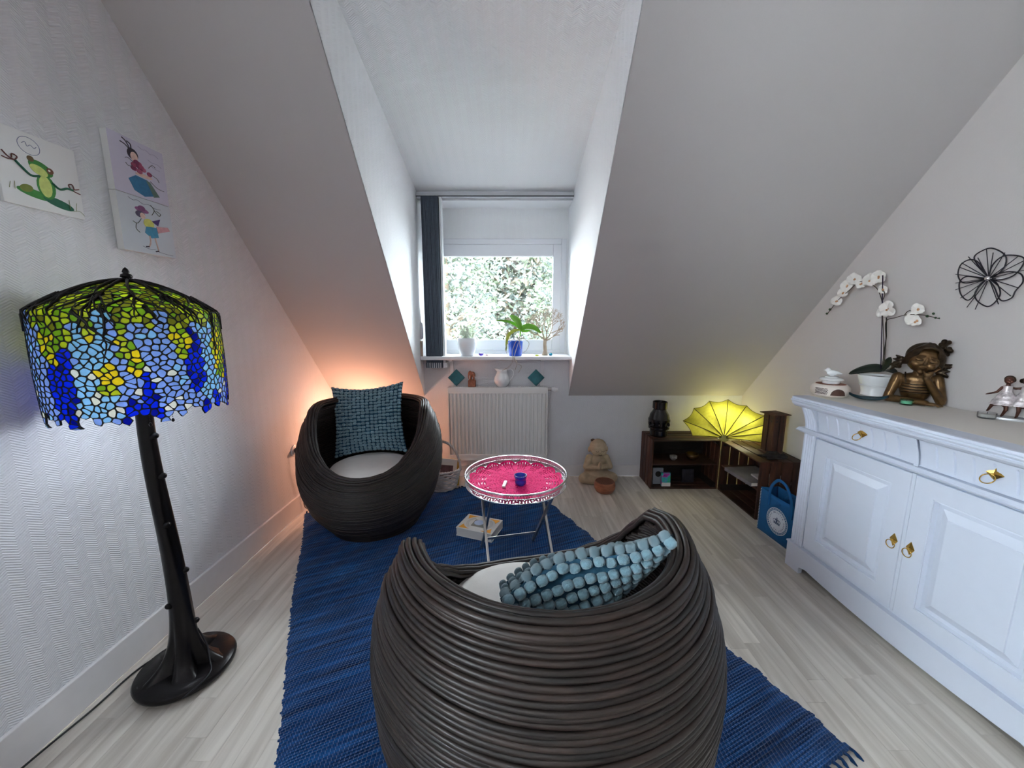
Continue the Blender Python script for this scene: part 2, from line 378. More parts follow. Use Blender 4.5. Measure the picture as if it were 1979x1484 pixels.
# laminate strips
rng = random.Random(4)
uni = MB(); uni.bb(0, 1, 0, 1, -.004, 0); um = obj('plank', uni, M['floor'], FLOOR).data; bpy.data.objects.remove(bpy.data.objects['plank'])
sw = .071; XE = xr(0); nx = int(math.ceil((XE-XL-.03)/sw)); rest = MB(); cnt = 0
for i in range(nx):
    x0 = XL+.015+i*sw; x1 = min(x0+sw, XE-.015); y = .62-rng.random()*.5
    yy = YR
    while yy < y:
        L_ = rng.uniform(.45, .8); e = min(yy+L_, y); rest.bb(x0+.0005, x1-.0005, yy+.0005, e-.0005, -.004, 0); yy = e
    while y < YB-.02:
        L_ = rng.uniform(.42, .8); e = min(y+L_, YB-.015)
        if YB-.015-e < .15: e = YB-.015
        if x0 > xr(e)-.02: y = e; continue
        x1 = min(x0+sw, XE-.015, xr(e)-.014)
        if cnt < 298:
            inst('plank', um, FLOOR, (x0+.0003, y+.0003, 0), scale=(x1-x0-.0006, e-y-.0006, 1))
        else: rest.bb(x0+.0005, x1-.0005, y+.0005, e-.0005, -.004, 0)
        cnt += 1; y = e
ro = obj('planks', rest, M['floor'], FLOOR); ro['kind'] = 'stuff'

# ------------------------------------------------------------------ window 1
win = bpy.data.objects.new('window_1', None); COL.objects.link(win); win['kind'] = 'structure'; win.location = (0, YW, 1.05)
def frame_mb(x0, x1, z0, z1, w, y0, y1, wt=None, wb_=None):
    wt = wt or w; wb_ = wb_ or w; m = MB()
    m.bb(x0, x0+w, y0, y1, z0, z1); m.bb(x1-w, x1, y0, y1, z0, z1); m.bb(x0+w, x1-w, y0, y1, z0, z0+wb_); m.bb(x0+w, x1-w, y0, y1, z1-wt, z1); return m
ox0, ox1 = DXL+.012, DXR-.012
P1 = at(848, 496, y=YW+.03); P2 = at(1066, 656, y=YW+.03)
o = obj('window_frame', frame_mb(ox0, ox1, 0, FZ1-1.05, .045, 0, .07), M['pvc'], win, bevel=.005)
sx0, sx1, sz0, sz1 = ox0+.04, ox1-.04, .04, FZ1-1.05-.045
pz0, pz1, px1 = P2.z-1.05, P1.z-1.05, P2.x
o = obj('sash', frame_mb(sx0, sx1, sz0, sz1, sx1-px1, .008, .06, wt=sz1-pz1, wb_=pz0-sz0), M['pvc'], win, bevel=.006)
g = frame_mb(sx0+(sx1-px1)-.004, px1+.004, pz0-.004, pz1+.004, .005, .028, .033); obj('gasket', g, M['blackmat'], o)
g = MB(); g.bb(sx0+.05, px1+.01, .040, .044, pz0-.01, pz1+.01); obj('pane', g, M['pane'], win)
# sill
sillz = at(960, 689, y=3.11).z
t = thing('window_sill', 'long white window sill under the dormer window', 'window sill', (0, 0, sillz))
s_ = MB(); s_.bb(DXL+.002, DXR-.002, 3.11, YW-.001, -.03, 0); obj('board', s_, M['white'], t, bevel=.006)
for px in (874, 1047):
    p = at(px, 720, y=YB); s_ = MB(); s_.bb(p.x-.015, p.x+.015, YB-.012, YB-.0005, -.26, -.03); s_.bb(p.x-.015, p.x+.015, 3.14, YB-.012, -.042, -.03); obj('bracket', s_, M['trim'], t, bevel=.002)
# blind
t = thing('vertical_blind', 'dark slate vertical blind bunched at the left of the window on its ceiling rail', 'blind', (0, 0, 0))
r_ = MB(); r_.bb(DXL+.004, DXR-.004, 3.165, 3.205, 2.292, 2.318); r_.bb(DXL+.004, DXR-.004, 3.17, 3.2, 2.318, 2.333)
obj('rail', r_, M['alu'], t, bevel=.003)
r_ = MB(); r_.bb(DXL+.004, DXR-.004, 3.162, 3.166, 2.296, 2.302); obj('rail_groove', r_, M['blackmat'], t)
a0, a1 = at(814, 390, y=3.14).x, at(845, 390, y=3.14).x; zb = at(830, 708, y=3.14).z
for k in range(15):
    x = a0+(a1-a0)*k/14; m_ = MB(); lean = .004*math.sin(k*1.7)
    m_.add([(x-.0035, 3.135+lean, zb+.03), (x+.0035, 3.135+lean, zb+.03), (x+.003, 3.225, zb+.03), (x-.003, 3.225, zb+.03), (x-.0035, 3.135+lean, 2.29), (x+.0035, 3.135+lean, 2.29), (x+.003, 3.225, 2.29), (x-.003, 3.225, 2.29)],
           [(0, 3, 2, 1), (4, 5, 6, 7), (0, 1, 5, 4), (1, 2, 6, 5), (2, 3, 7, 6), (3, 0, 4, 7)])
    sl_ = obj('slat', m_, M['blind'], t)
    m_ = MB(); m_.bb(x-.0042, x+.0042, 3.13+lean, 3.23, zb-.012, zb+.03); obj('weight', m_, M['alu'] if k % 2 else M['blind'], sl_, bevel=.001)
for dx, y0 in ((.012, 3.15), (.020, 3.16)):
    m_ = MB(); m_.bb(a1+dx-.002, a1+dx+.005, y0, 3.225, zb+.0, 2.29); o = obj('slat', m_, M['pvc'], t); o['label'] = 'white slat at the edge of the dark bunch'
    m_ = MB(); m_.bb(a1+dx-.003, a1+dx+.016, y0-.01, 3.225, zb-.012, zb+.03); obj('weight', m_, M['pvc'], o, bevel=.002)
cx = at(805, 500, y=3.15).x
m_ = MB(); m_.tube([(cx-.01, 3.17, 2.29), (cx-.002, 3.17, 1.6), (cx+.01, 3.17, 1.33)], .0022, 6); m_.tube([(cx-.016, 3.17, 2.29), (cx-.008, 3.17, 1.6), (cx+.006, 3.17, 1.33)], .0022, 6)
o = obj('pull_cord', m_, M['wicker'], t)
m_ = MB(); m_.lathe([(.004, 0), (.014, .01), (.016, .06), (.012, .13), (.004, .14)], 12, (cx+.012, 3.17, 1.2)); obj('cord_weight', m_, M['pvc'], t, smooth=True)
m_ = MB(); m_.bb(DXL+.002, DXL+.02, 3.13, 3.15, 1.05, 1.19); o = obj('wooden_peg', m_, M['cream'], None, bevel=.002); tag(o, 'small wooden strip leaning in the left corner of the window recess', 'stick')

# ------------------------------------------------------------------ outdoors
def foliage(cx, cy, z0, z1, rx, ry, n, seed, mats, leaf=.07):
    r = random.Random(seed); mb = MB()
    for _ in range(n):
        z = z0+(z1-z0)*(r.random()**.9); k = 1-.35*abs(2*(z-z0)/(z1-z0)-.9)
        a = r.uniform(0, 2*PI); rad = math.sqrt(r.uniform(.0, 1))*k
        clump = .22*math.sin(9*z+seed)*math.sin(5*a+z*3)
        p = Vector((cx+rx*(rad+clump)*math.cos(a), cy+ry*(rad+clump)*math.sin(a), z))
        R = Euler((r.uniform(0, PI), r.uniform(0, PI), r.uniform(0, 2*PI))).to_matrix(); s = leaf*r.uniform(.5, 1.2)
        q = [R @ Vector(v)*s for v in ((0, -.5, 0), (.22, 0, .06), (0, .5, 0), (-.22, 0, .06))]
        mb.add([p+v for v in q], [(0, 1, 2, 3)], r.randrange(len(mats)))
    return mb
LG = [mat('foliage_silver', srgb(64, 74, 71), .6), mat('foliage_green', srgb(52, 62, 44), .6), mat('foliage_pale', srgb(84, 92, 84), .6), mat('foliage_brown', srgb(60, 54, 42), .8)]
bark = mat('bark', srgb(96, 84, 70), .9)
for (cx_, cy_, z0, z1, rx, n, sd, lab, ms) in (
        (-1.25, 7.6, -2.2, 3.3, 1.3, 13000, 3, 'pale silvery-leaved tree filling the left of the view through the window', [LG[0], LG[2], LG[2], LG[1]]),
        (1.36, 7.8, -2.2, 3.2, 1.3, 11000, 5, 'greener tree filling the right of the view through the window', [LG[1], LG[0], LG[1], LG[2]]),
        (-.1, 11.0, -2.5, 4.6, 3.2, 15000, 9, 'brownish tree further back seen between the two nearer trees through the window', [LG[3], LG[1], LG[0], LG[2]])):
    t = thing('tree', lab, 'tree', (cx_, cy_, -2.6))
    fm = foliage(0, 0, z0+2.6, z1+2.6, rx*(.98 if rx < 2 else .85), rx*(.8 if rx < 2 else .5), n, sd, ms, .13 if rx < 2 else .26); o = obj('foliage', fm, ms, t); o['kind'] = 'stuff'
    m_ = MB(); m_.tube([(0, 0, 0), (.05, .02, 2), (-.04, 0, 4), (0, 0, (z1+2.6)*.9)], [.16, .12, .08, .03], 10); obj('trunk', m_, bark, t, smooth=True)
    m_ = MB(); r = random.Random(sd)
    for k in range(26):
        z = r.uniform(1.2, z1+1.6); a = r.uniform(0, 2*PI); e = Vector((math.cos(a)*rx*.7, math.sin(a)*rx*.55, z+.5))
        m_.tube([(0, 0, z), e*.5+Vector((0, 0, z*.5-.05)), e], [.03, .02, .006], 5)
    obj('branches', m_, bark, t, smooth=True)
m_ = MB(); m_.bb(-14, 14, 4.2, 26, -2.75, -2.6); struct('floor_outside', m_, mat('bounce_ground', srgb(150, 150, 150), .9, var=.2, vscale=3))  # outside ground kept pale grey to bounce neutral light into the dormer

# ------------------------------------------------------------------ rug
A_, B_, C_ = Vector((-1.47, 2.545, 0)), Vector((.07, 3.17, 0)), Vector((1.09, 1.03, 0)); D_ = Vector((-.445, .36, 0))
def rugmat():
    m, nt, P = newmat('blue_rag_weave'); N, L = nt.nodes, nt.links
    P.inputs['Roughness'].default_value = .95; P.inputs['Specular IOR Level'].default_value = .15; P.inputs['Sheen Weight'].default_value = .1
    uv = N.new('ShaderNodeUVMap'); sx = N.new('ShaderNodeSeparateXYZ'); L.new(uv.outputs[0], sx.inputs[0])
    ml = N.new('ShaderNodeVectorMath'); ml.operation = 'MULTIPLY'; ml.inputs[1].default_value = (2.2, 55, 1); L.new(uv.outputs[0], ml.inputs[0])
    nz = N.new('ShaderNodeTexNoise'); nz.inputs['Scale'].default_value = 1; nz.inputs['Detail'].default_value = 5; L.new(ml.outputs[0], nz.inputs['Vector'])
    cr = N.new('ShaderNodeValToRGB'); e = cr.color_ramp.elements; e[0].position = .3; e[0].color = (*srgb(5, 36, 76), 1); e[1].position = .72; e[1].color = (*srgb(26, 90, 152), 1)
    x = e.new(.5); x.color = (*srgb(12, 62, 116), 1); L.new(nz.outputs['Fac'], cr.inputs[0])
    # stitches
    row = mathn(N, L, 'FLOOR', mathn(N, L, 'DIVIDE', sx.outputs['Y'], .0095))
    ux = mathn(N, L, 'ADD', mathn(N, L, 'DIVIDE', sx.outputs['X'], .0075), mathn(N, L, 'MULTIPLY', row, .5))
    st = mathn(N, L, 'ABSOLUTE', mathn(N, L, 'SINE', mathn(N, L, 'MULTIPLY', ux, PI)))
    rr = mathn(N, L, 'ABSOLUTE', mathn(N, L, 'SINE', mathn(N, L, 'MULTIPLY', mathn(N, L, 'DIVIDE', sx.outputs['Y'], .0095), PI)))
    h = mathn(N, L, 'MULTIPLY', mathn(N, L, 'POWER', st, .6), rr)
    b = N.new('ShaderNodeBump'); b.inputs['Distance'].default_value = .0022; L.new(h, b.inputs['Height']); L.new(b.outputs[0], P.inputs['Normal'])
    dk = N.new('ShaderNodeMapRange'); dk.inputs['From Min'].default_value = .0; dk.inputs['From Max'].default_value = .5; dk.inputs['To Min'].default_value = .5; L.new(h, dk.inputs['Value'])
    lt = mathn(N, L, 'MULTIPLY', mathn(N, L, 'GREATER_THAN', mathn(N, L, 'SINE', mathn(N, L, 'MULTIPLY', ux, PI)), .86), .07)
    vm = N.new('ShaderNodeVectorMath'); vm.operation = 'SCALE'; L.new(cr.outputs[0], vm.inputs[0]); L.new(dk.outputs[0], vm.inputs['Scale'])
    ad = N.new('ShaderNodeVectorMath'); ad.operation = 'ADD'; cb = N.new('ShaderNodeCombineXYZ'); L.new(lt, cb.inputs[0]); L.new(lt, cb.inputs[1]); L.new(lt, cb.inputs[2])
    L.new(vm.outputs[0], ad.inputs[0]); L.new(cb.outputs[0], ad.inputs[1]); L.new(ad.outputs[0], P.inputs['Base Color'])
    return m
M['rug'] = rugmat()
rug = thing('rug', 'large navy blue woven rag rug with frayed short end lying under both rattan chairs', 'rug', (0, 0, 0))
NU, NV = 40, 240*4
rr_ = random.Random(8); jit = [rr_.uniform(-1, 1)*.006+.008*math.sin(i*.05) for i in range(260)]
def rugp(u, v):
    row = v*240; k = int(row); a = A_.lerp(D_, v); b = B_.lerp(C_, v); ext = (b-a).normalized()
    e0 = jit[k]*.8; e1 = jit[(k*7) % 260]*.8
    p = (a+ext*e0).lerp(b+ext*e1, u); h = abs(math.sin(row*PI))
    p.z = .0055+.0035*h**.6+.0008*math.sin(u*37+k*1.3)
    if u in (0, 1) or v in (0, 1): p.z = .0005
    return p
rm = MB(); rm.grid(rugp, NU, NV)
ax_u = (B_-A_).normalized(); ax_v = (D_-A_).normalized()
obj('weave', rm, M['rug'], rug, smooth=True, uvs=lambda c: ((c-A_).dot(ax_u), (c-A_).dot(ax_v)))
for (P0, P1, dr) in ((D_, C_, ax_v), (A_, B_, -ax_v)):
    n = 54
    for k in range(n):
        p = P0.lerp(P1, (k+.5)/n); m_ = MB(); l = rr_.uniform(.02, .04); s = rr_.uniform(-.012, .012)
        m_.tube([p+Vector((0, 0, .006)), p+dr*l*.3+Vector((0, 0, .009)), p+dr*l*.6+ax_u*s*.5+Vector((0, 0, .005)), p+dr*l+ax_u*s+Vector((0, 0, .003))], [.006, .0045, .006, .002], 6)
        if (p+dr*l).y < 3.21 and (p+dr*l).x > -1.495: obj('tassel', m_, M['rug'], rug, smooth=True)
RZ = .0102

# ------------------------------------------------------------------ rattan chairs
def interp(t, tab):
    for (a, b) in zip(tab[:-1], tab[1:]):
        if t <= b[0]:
            s = (t-a[0])/(b[0]-a[0]); s = s*s*(3-2*s)*.35+s*.65; return a[1]+(b[1]-a[1])*s
    return tab[-1][1]
RT = [(0, .285), (.15, .345), (.32, .41), (.5, .443), (.62, .450), (.75, .443), (.88, .416), (1, .372)]
RIM = [(0, .785), (50, .787), (80, .788), (94, .765), (106, .69), (117, .61), (132, .53), (146, .47), (160, .435), (171, .423), (180, .421)]
def rimz(a):
    d = abs((a+PI) % (2*PI)-PI)*180/PI
    return interp(d/180, [(x/180, z) for x, z in RIM])
def shell(t, a, off=0):
    # a=0 is the back of the chair (local +y); canes are level at the floor and follow the scooped rim at the top
    zr = rimz(a); sc = max(0, (.785-zr)/.35)
    r = interp(t, RT)-off+.028*sc*t**3; z = .014+(zr-.014)*(t+(0.10*sc)*t*(1-t))
    return Vector((r*math.sin(a), r*math.cos(a), z))
NR = 74
cane_meshes = []
rc = random.Random(21)
ch = thing('rattan_chair', 'round dark rattan tub chair by the back wall behind the tray table', 'chair', (-.925, 2.46, RZ), 0, 'pair of dark rattan tub chairs')
def ringmesh(pts, rad, n=6, closed=True, jitr=.0):
    m = MB(); ph = rc.uniform(0, 6)
    m.tube(pts, [x*(1+.07*math.sin(i*.9+ph)*1) for i, x in enumerate(rad)], n, closed=closed); return m
K = 88
for i in range(NR):
    t = i/(NR-1); pts = []; rad = []; w = rc.uniform(-.0015, .0015); ph = rc.uniform(0, 6)
    for k in range(K):
        a = 2*PI*k/K; p = shell(t, a, off=w+.0012*math.sin(3*a+ph)); q = shell(min(t+1/(NR-1), 1.0), a) if t < 1 else shell(1-1/(NR-1), a)
        pts.append(p); rad.append(max(.0040, min(.0068, (shell(t, a)-q).length*.56)))
    obj('cane', ringmesh(pts, rad), M['cane'], ch, smooth=True)
# rolled rim
for j in range(6):
    g = PI*(j+.3)/5.6; pts = []
    for k in range(K):
        a = 2*PI*k/K; p = shell(1, a); inn = -Vector((math.sin(a), math.cos(a), 0)); up = Vector((0, 0, 1))
        c = p+inn*.027; pts.append(c-inn*.027*math.cos(g)+up*.022*math.sin(g))
    obj('cane', ringmesh(pts, [.0072]*K, 7), M['cane'], ch, smooth=True)
# level lining canes inside, cut off by the rim
for i in range(36):
    z = .33+i*.0128; r0 = None; pts = []
    for k in range(0, 181):
        a = -PI+2*PI*k/180
        # find radius on shell at this height: solve t for given a
        lo, hi = 0., 1.
        for _ in range(12):
            mid = (lo+hi)/2
            if shell(mid, a).z < z: lo = mid
            else: hi = mid
        if shell(1, a).z-.012 < z: continue
        sc = max(0, (.785-rimz(a))/.35); r = interp(lo, RT)+.028*sc*lo**3-.050; pts.append((k, Vector((r*math.sin(a), r*math.cos(a), z))))
    if len(pts) < 8: continue
    full = len(pts) == 181; P_ = [p for _, p in pts]
    if full: P_ = P_[:-1]
    m_ = MB(); m_.tube(P_, .0062, 6, closed=full); obj('lining_cane', m_, M['canein'], ch, smooth=True)
m_ = MB(); m_.lathe([(.0, .335), (.385, .335), (.385, .325), (.0, .325)], 48); obj('seat_base', m_, M['canein'], ch)
m_ = MB(); m_.lathe([(.27, .0), (.285, .0), (.285, .02), (.27, .02), (.27, 0)], 48); obj('base_ring', m_, M['cane'], ch, smooth=True, angle=40)
# thin dark backing between outer and lining canes
bk = MB(); bk.grid(lambda u, v: shell(.02+v*.97, u*2*PI, off=.022), 64, 24); obj('backing', bk, M['canein'], ch, smooth=True)
ch.rotation_euler = (0, 0, math.radians(8))
ch2 = ch.copy(); COL.objects.link(ch2)
for c in list(ch.children):
    d = c.copy(); COL.objects.link(d); d.parent = ch2
ch2.location = (.085, .965, RZ); ch2.rotation_euler = (0, 0, math.radians(193))
ch2['label'] = 'round dark rattan tub chair nearest the camera with its back turned'
# seat cushions
cm = MB()
cm.lathe([(0.0, 0), (.20, .0), (.245, .012), (.262, .035), (.26, .055), (.243, .075), (.20, .086), (.12, .090), (0.0, .091)], 56)
cu = obj('seat_cushion', cm, M['cushion'], None, smooth=True, loc=(-.925, 2.41, RZ+.336)); tag(cu, 'round cream seat cushion in the far rattan chair', 'cushion', 'round cream seat cushions')
sm_ = MB(); sm_.tube([(.2625*math.cos(a), .2625*math.sin(a), .045) for a in [2*PI*k/60 for k in range(60)]], .0035, 6, closed=True)
obj('piping', sm_, M['cushion'], cu, smooth=True)
cu2 = cu.copy(); COL.objects.link(cu2); cu2.location = (.032, 1.055, RZ+.386); cu2['label'] = 'round cream seat cushion in the rattan chair nearest the camera'
d = cu.children[0].copy(); COL.objects.link(d); d.parent = cu2

# ------------------------------------------------------------------ plush cushions
tm = bmesh.new(); bmesh.ops.create_icosphere(tm, subdivisions=2, radius=1); rt = random.Random(2)
for v in tm.verts:
    c = v.co; k = 1/max(1e-6, (abs(c.x)**3+abs(c.y)**3+abs(c.z)**3)**(1/3)); v.co = c*k*.93*(1+rt.uniform(-.05, .05))
tuft_me = bpy.data.meshes.new('tuft'); tm.to_mesh(tuft_me); tm.free(); tuft_me.materials.append(M['tuft'])
tuft_me.polygons.foreach_set('use_smooth', [True]*len(tuft_me.polygons))
def plush(label, world, bendr, nx_, nz_, S, T, seed, TH=.008, TF=1.0, curl=0.0, sag=0.0, cup=0.0):
    t = thing('throw_cushion', label, 'cushion', (0, 0, 0), 0, 'light blue tufted plush cushions'); t.matrix_world = world
    def surf(u, v, side):      # u,v in -1..1 ; side +-1 ; local x right, z up, y depth (front = -y)
        e = (1-abs(u)**2.4)*(1-abs(v)**2.4); th = T*max(0, e)**.75+.002
        pin = 1-.07*(1-abs(v)**1.5)*0-.0
        x = u*S*(1-.10*(1-u*u)*0-.11*(1-v*v)*abs(u)**1.0); z = v*S*(1-.15*(1-u*u)*abs(v)**1.0)
        y = side*th
        y -= cup*(v*v-.3)*(1+.25*math.sin(2.5*u))
        if curl: z += curl*u*abs(u)*.5
        if sag: y += sag*math.sin(3.1*u+1)*math.cos(2.2*v)
        if bendr:
            a = x/bendr; yy = y; x = (bendr+yy)*math.sin(a); y = (bendr+yy)*math.cos(a)-bendr
        return Vector((x, y, z))
    def nrm(u, v, s):
        e = .02; a = surf(min(u+e, 1), v, s)-surf(max(u-e, -1), v, s); b = surf(u, min(v+e, 1), s)-surf(u, max(v-e, -1), s)
        n = a.cross(b).normalized()*(-s if False else 1); n = n if (n.y*s) > 0 else n
        c = surf(u, v, s)-surf(u, v, s*.0); return a.normalized(), b.normalized(), (n if n.dot(surf(u*.98, v*.98, s*1.0)-surf(u*.98, v*.98, -s)) > 0 else -n)
    m_ = MB(); G = 26
    for s in (-1, 1): m_.grid(lambda a, b: surf(a*2-1, b*2-1, s), G, G)
    obj('cover', m_, M['pillow'], t, smooth=True)
    r = random.Random(seed); cnt = 0; bkm = MB()
    tv = [v.co.copy() for v in tuft_me.vertices]; tf = [tuple(p.vertices) for p in tuft_me.polygons]
    for s in (-1, 1):
        for i in range(nx_):
            for j in range(nz_):
                u = (i+.5)/nx_*2-1; v = (-1+2*j/(nz_-1))*.965
                u += r.uniform(-.01, .01); v += r.uniform(-.012, .012)
                p = surf(u, v, s); a, b, n = nrm(u, v, s)
                b = n.cross(a).normalized(); R = Matrix((a, b, n)).transposed()
                sx = S/nx_*TF*.95*r.uniform(.9, 1.05); sz = S/nz_*TF*.85*r.uniform(.9, 1.05); h = TH*r.uniform(.9, 1.1)
                if s == -1 and cnt < 299:
                    o = bpy.data.objects.new('tuft', tuft_me); COL.objects.link(o); o.parent = t
                    o.matrix_local = Matrix.Translation(p+n*h*.35) @ R.to_4x4() @ Matrix.Diagonal((sx, sz, h, 1)); cnt += 1
                else:
                    bkm.add([R @ Vector((c.x*sx, c.y*sz, c.z*h))+p+n*h*.35 for c in tv], tf)
    o = obj('tufts', bkm, M['tuft'], t, smooth=True); o['kind'] = 'stuff'
    return t
def frame(center, xdir, zdir):      # local x along xdir, local z near zdir
    x = Vector(xdir).normalized(); z = Vector(zdir); z = (z-x*z.dot(x)).normalized(); y = z.cross(x)
    m = Matrix((x, y, z)).transposed().to_4x4(); m.translation = Vector(center); return m
p1 = frame((-1.0, 2.625, .668), (1, .10, .065), (-.04, .25, 1))
plush('light blue plush cushion with rows of small tufts leaning upright in the far rattan chair', p1, 0, 17, 21, .248, .05, 1, TH=.0065, sag=.008)
p2 = frame((.185, .950, .650), (-.47, -.11, -.135), (-.12, -.31, .15))
plush('light blue plush cushion with chunky tufts slumped inside the nearest rattan chair', p2, 0, 15, 17, .214, .044, 2, TH=.0135, TF=1.08, cup=.075, sag=.02)

# ------------------------------------------------------------------ tray table
TC = Vector((.02, 1.955, 0)); TR = .268
tb = thing('tray_table', 'folding nickel tray table with pierced silver rim in the middle of the rug', 'table', (TC.x, TC.y, RZ))
zt = .50-RZ
m_ = MB(); m_.lathe([(0, zt-.006), (TR-.006, zt-.006), (TR, zt), (TR-.004, zt+.004), (0, zt+.001)], 96); obj('tray_plate', m_, M['silver'], tb, smooth=True, angle=40)
gal = thing('x', 'x', 'x'); bpy.data.objects.remove(gal)
circ = lambda r, z, n=96: [(r*math.cos(2*PI*k/n), r*math.sin(2*PI*k/n), z) for k in range(n)]
m_ = MB(); m_.tube(circ(TR+.001, zt+.048), .0048, 8, closed=True); o = obj('rim_rail', m_, M['silver'], tb, smooth=True)
m_ = MB(); m_.tube(circ(TR, zt+.026), .0018, 6, closed=True); m_.tube(circ(TR, zt+.003), .003, 6, closed=True); obj('rim_band', m_, M['silver'], tb, smooth=True)
m_ = MB()
for k in range(260):
    a = 2*PI*k/260; c, s = math.cos(a)*TR, math.sin(a)*TR
    m_.box((c, s, zt+.025), (.0016, .0022, .046), rot=(0, 0, a))
o = obj('gallery_bars', m_, M['silver'], tb); o['kind'] = 'stuff'
ang = math.radians(13); ex = Vector((math.cos(ang), math.sin(ang), 0)); ey = Vector((-math.sin(ang), math.cos(ang), 0))
for sgn in (-1, 1):
    for q in (-1, 1):
        off = ex*(sgn*.165-q*.006*sgn); m_ = MB()
        a = off+ey*(q*.20)+Vector((0, 0, .012)); b = off-ey*(q*.165)+Vector((0, 0, zt-.008))
        dd = (b-a); L_ = dd.length; z = dd.normalized(); x = ex; y = z.cross(x); R = Matrix((x, y, z)).transposed()
        m_.box((a+b)/2, (.013, .017, L_), rot=R); lg = obj('leg', m_, M['steel'], tb, bevel=.002)
        m_ = MB(); m_.lathe([(.0085, 0), (.0105, .004), (.010, .02), (.008, .024)], 14, (a.x, a.y, 0)); obj('foot', m_, M['silver'], lg, smooth=True, angle=40)
    m_ = MB(); m_.tube([ex*(sgn*.165-.014)+Vector((0, 0, zt*.48+.03)), ex*(sgn*.165+.014)+Vector((0, 0, zt*.48+.03))], .004, 8); obj('rivet', m_, M['silver'], tb)
for q, zz in ((1, .10), (-1, .10)):
    c = ey*(q*(.20-.365*(zz-.012)/(zt-.02))); m_ = MB(); m_.box(c+Vector((0, 0, zz)), (.33, .006, .014), rot=(0, 0, ang))
    if q == 1: obj('crossbar', m_, M['steel'], tb, bevel=.001)
m_ = MB()
for q in (-1, 1): m_.box(-ey*(q*.165)+Vector((0, 0, zt-.012)), (.34, .012, .012), rot=(0, 0, ang))
obj('top_rail', m_, M['steel'], tb, bevel=.001)
# crochet doily: real openings
dz = RZ+zt+.004
nr, na = 34, 288; m_ = MB(); vs2 = []
for i in range(nr+1):
    for k in range(na):
        a = 2*PI*k/na; edge = 1+.055*abs(math.sin(a*8))**.7-.03; r = (i/nr)*.247*(edge if i > nr*.55 else 1+(edge-1)*(i/nr/.55)**2)
        z = .0012*math.sin(i*1.9)*math.cos(k*.5)+.0015
        if r > .236: z += (r-.236)*1.1
        vs2.append((r*math.cos(a), r*math.sin(a), z))
fs = []
for i in range(nr):
    for k in range(na):
        ph = (k/na*16) % 1; rr2 = i/nr; hole = False
        petal = abs(ph-.5)*2           # 0 petal axis, 1 between
        if .22 < rr2 < .62 and petal > .30+.9*abs(rr2-.42): hole = (k % 3 == 0) and i % 2 == 0
        if .62 <= rr2 < .9 and petal < .62: hole = (k % 3 != 0) and i % 2 == 0
        if .30 < rr2 < .34 or .93 < rr2 < .95: hole = k % 3 == 0
        if not hole: fs.append((i*na+k, (i+1)*na+k, (i+1)*na+(k+1) % na, i*na+(k+1) % na))
m_.add(vs2, fs); do = obj('doily', m_, M['doily'], None, loc=(TC.x, TC.y, dz), solid=.0016); tag(do, 'bright magenta crochet doily with scalloped edge lying on the tray table', 'doily')
# tealight holder and lighter
c = at(1006, 936, z=dz+.003)
m_ = MB(); m_.lathe([(0, .0), (.024, .0), (.029, .006), (.030, .022), (.026, .027), (.030, .032), (.0335, .047), (.0335, .052), (.029, .052), (.026, .03), (.024, .010), (0, .008)], 36)
t = obj('tealight_holder', m_, M['blueglass'], None, smooth=True, loc=(c.x, c.y, dz+.0035)); tag(t, 'small cobalt blue glass tealight bowl on the magenta doily', 'candle holder')
c = at(975, 938, z=dz+.003); t = thing('lighter', 'small white lighter lying on the magenta doily beside the blue bowl', 'lighter', (c.x, c.y, dz+.0035), math.radians(-8))
m_ = MB(); m_.bb(-.009, .009, -.03, .03, 0, .009); obj('body', m_, M['wax'], t, bevel=.003)
m_ = MB(); m_.bb(-.0085, .0085, .03, .042, .001, .008); obj('cap', m_, M['silver'], t, bevel=.001)
# book under the table
q0, q1, q2 = Vector((-.355, 2.255, 0)), Vector((-.125, 2.17, 0)), Vector((-.045, 2.33, 0))
bx = (q1-q0).normalized(); by = Vector((-bx.y, bx.x, 0)); bl_, bw_ = (q1-q0).length, .185
t = thing('book', 'thick white paperback with orange corners lying on the blue rug under the tray table', 'book', (q0.x, q0.y, RZ), math.atan2(bx.y, bx.x))
m_ = MB(); m_.bb(.003, bl_-.004, .003, bw_-.003, .0015, .052); obj('pages', m_, mat('page_edges', srgb(222, 218, 214), .9, bump=.0006, bscale=300), t)
m_ = MB(); m_.bb(0, bl_, 0, bw_, 0, .0015); m_.bb(0, bl_, 0, bw_, .052, .054); m_.bb(0, bl_, bw_-.002, bw_, .0015, .052); obj('cover', m_, M['paper'], t)
orange = mat('orange_print', srgb(244, 168, 52), .6); greyp = mat('grey_print', srgb(150, 148, 140), .6); skyp = mat('pale_blue_print', srgb(198, 214, 238), .6)
m_ = MB(); cx2, cy2, R_ = bl_/2, bw_/2, .098
for (sx2, sy2) in ((1, 1), (1, -1), (-1, 1), (-1, -1)):
    cor = (cx2+sx2*(bl_/2-.012), cy2+sy2*(bw_/2-.012)); pl = [cor]
    for k in range(9):
        a = math.radians(22+46*k/8)
        x_, y_ = cx2+sx2*math.cos(a)*R_*1.06, cy2+sy2*math.sin(a)*R_*.86; pl.append((x_, y_))
    if sx2*sy2 < 0: pl.reverse()
    m_.prism(pl, .0006, Matrix.Translation((0, 0, .054)))
obj('corner_print', m_, orange, t)
m_ = MB(); m_.prism([(cx2-.045, cy2-.04), (cx2+.045, cy2-.04), (cx2+.045, cy2+.04), (cx2-.045, cy2+.04)], .0005, Matrix.Translation((0, 0, .054))); obj('picture_print', m_, greyp, t)
m_ = MB(); m_.prism([(cx2-.008+.032*math.cos(2*PI*k/28), cy2+.010+.032*math.sin(2*PI*k/28)) for k in range(28)], .0011, Matrix.Translation((0, 0, .054))); obj('disc_print', m_, skyp, t)
m_ = MB()
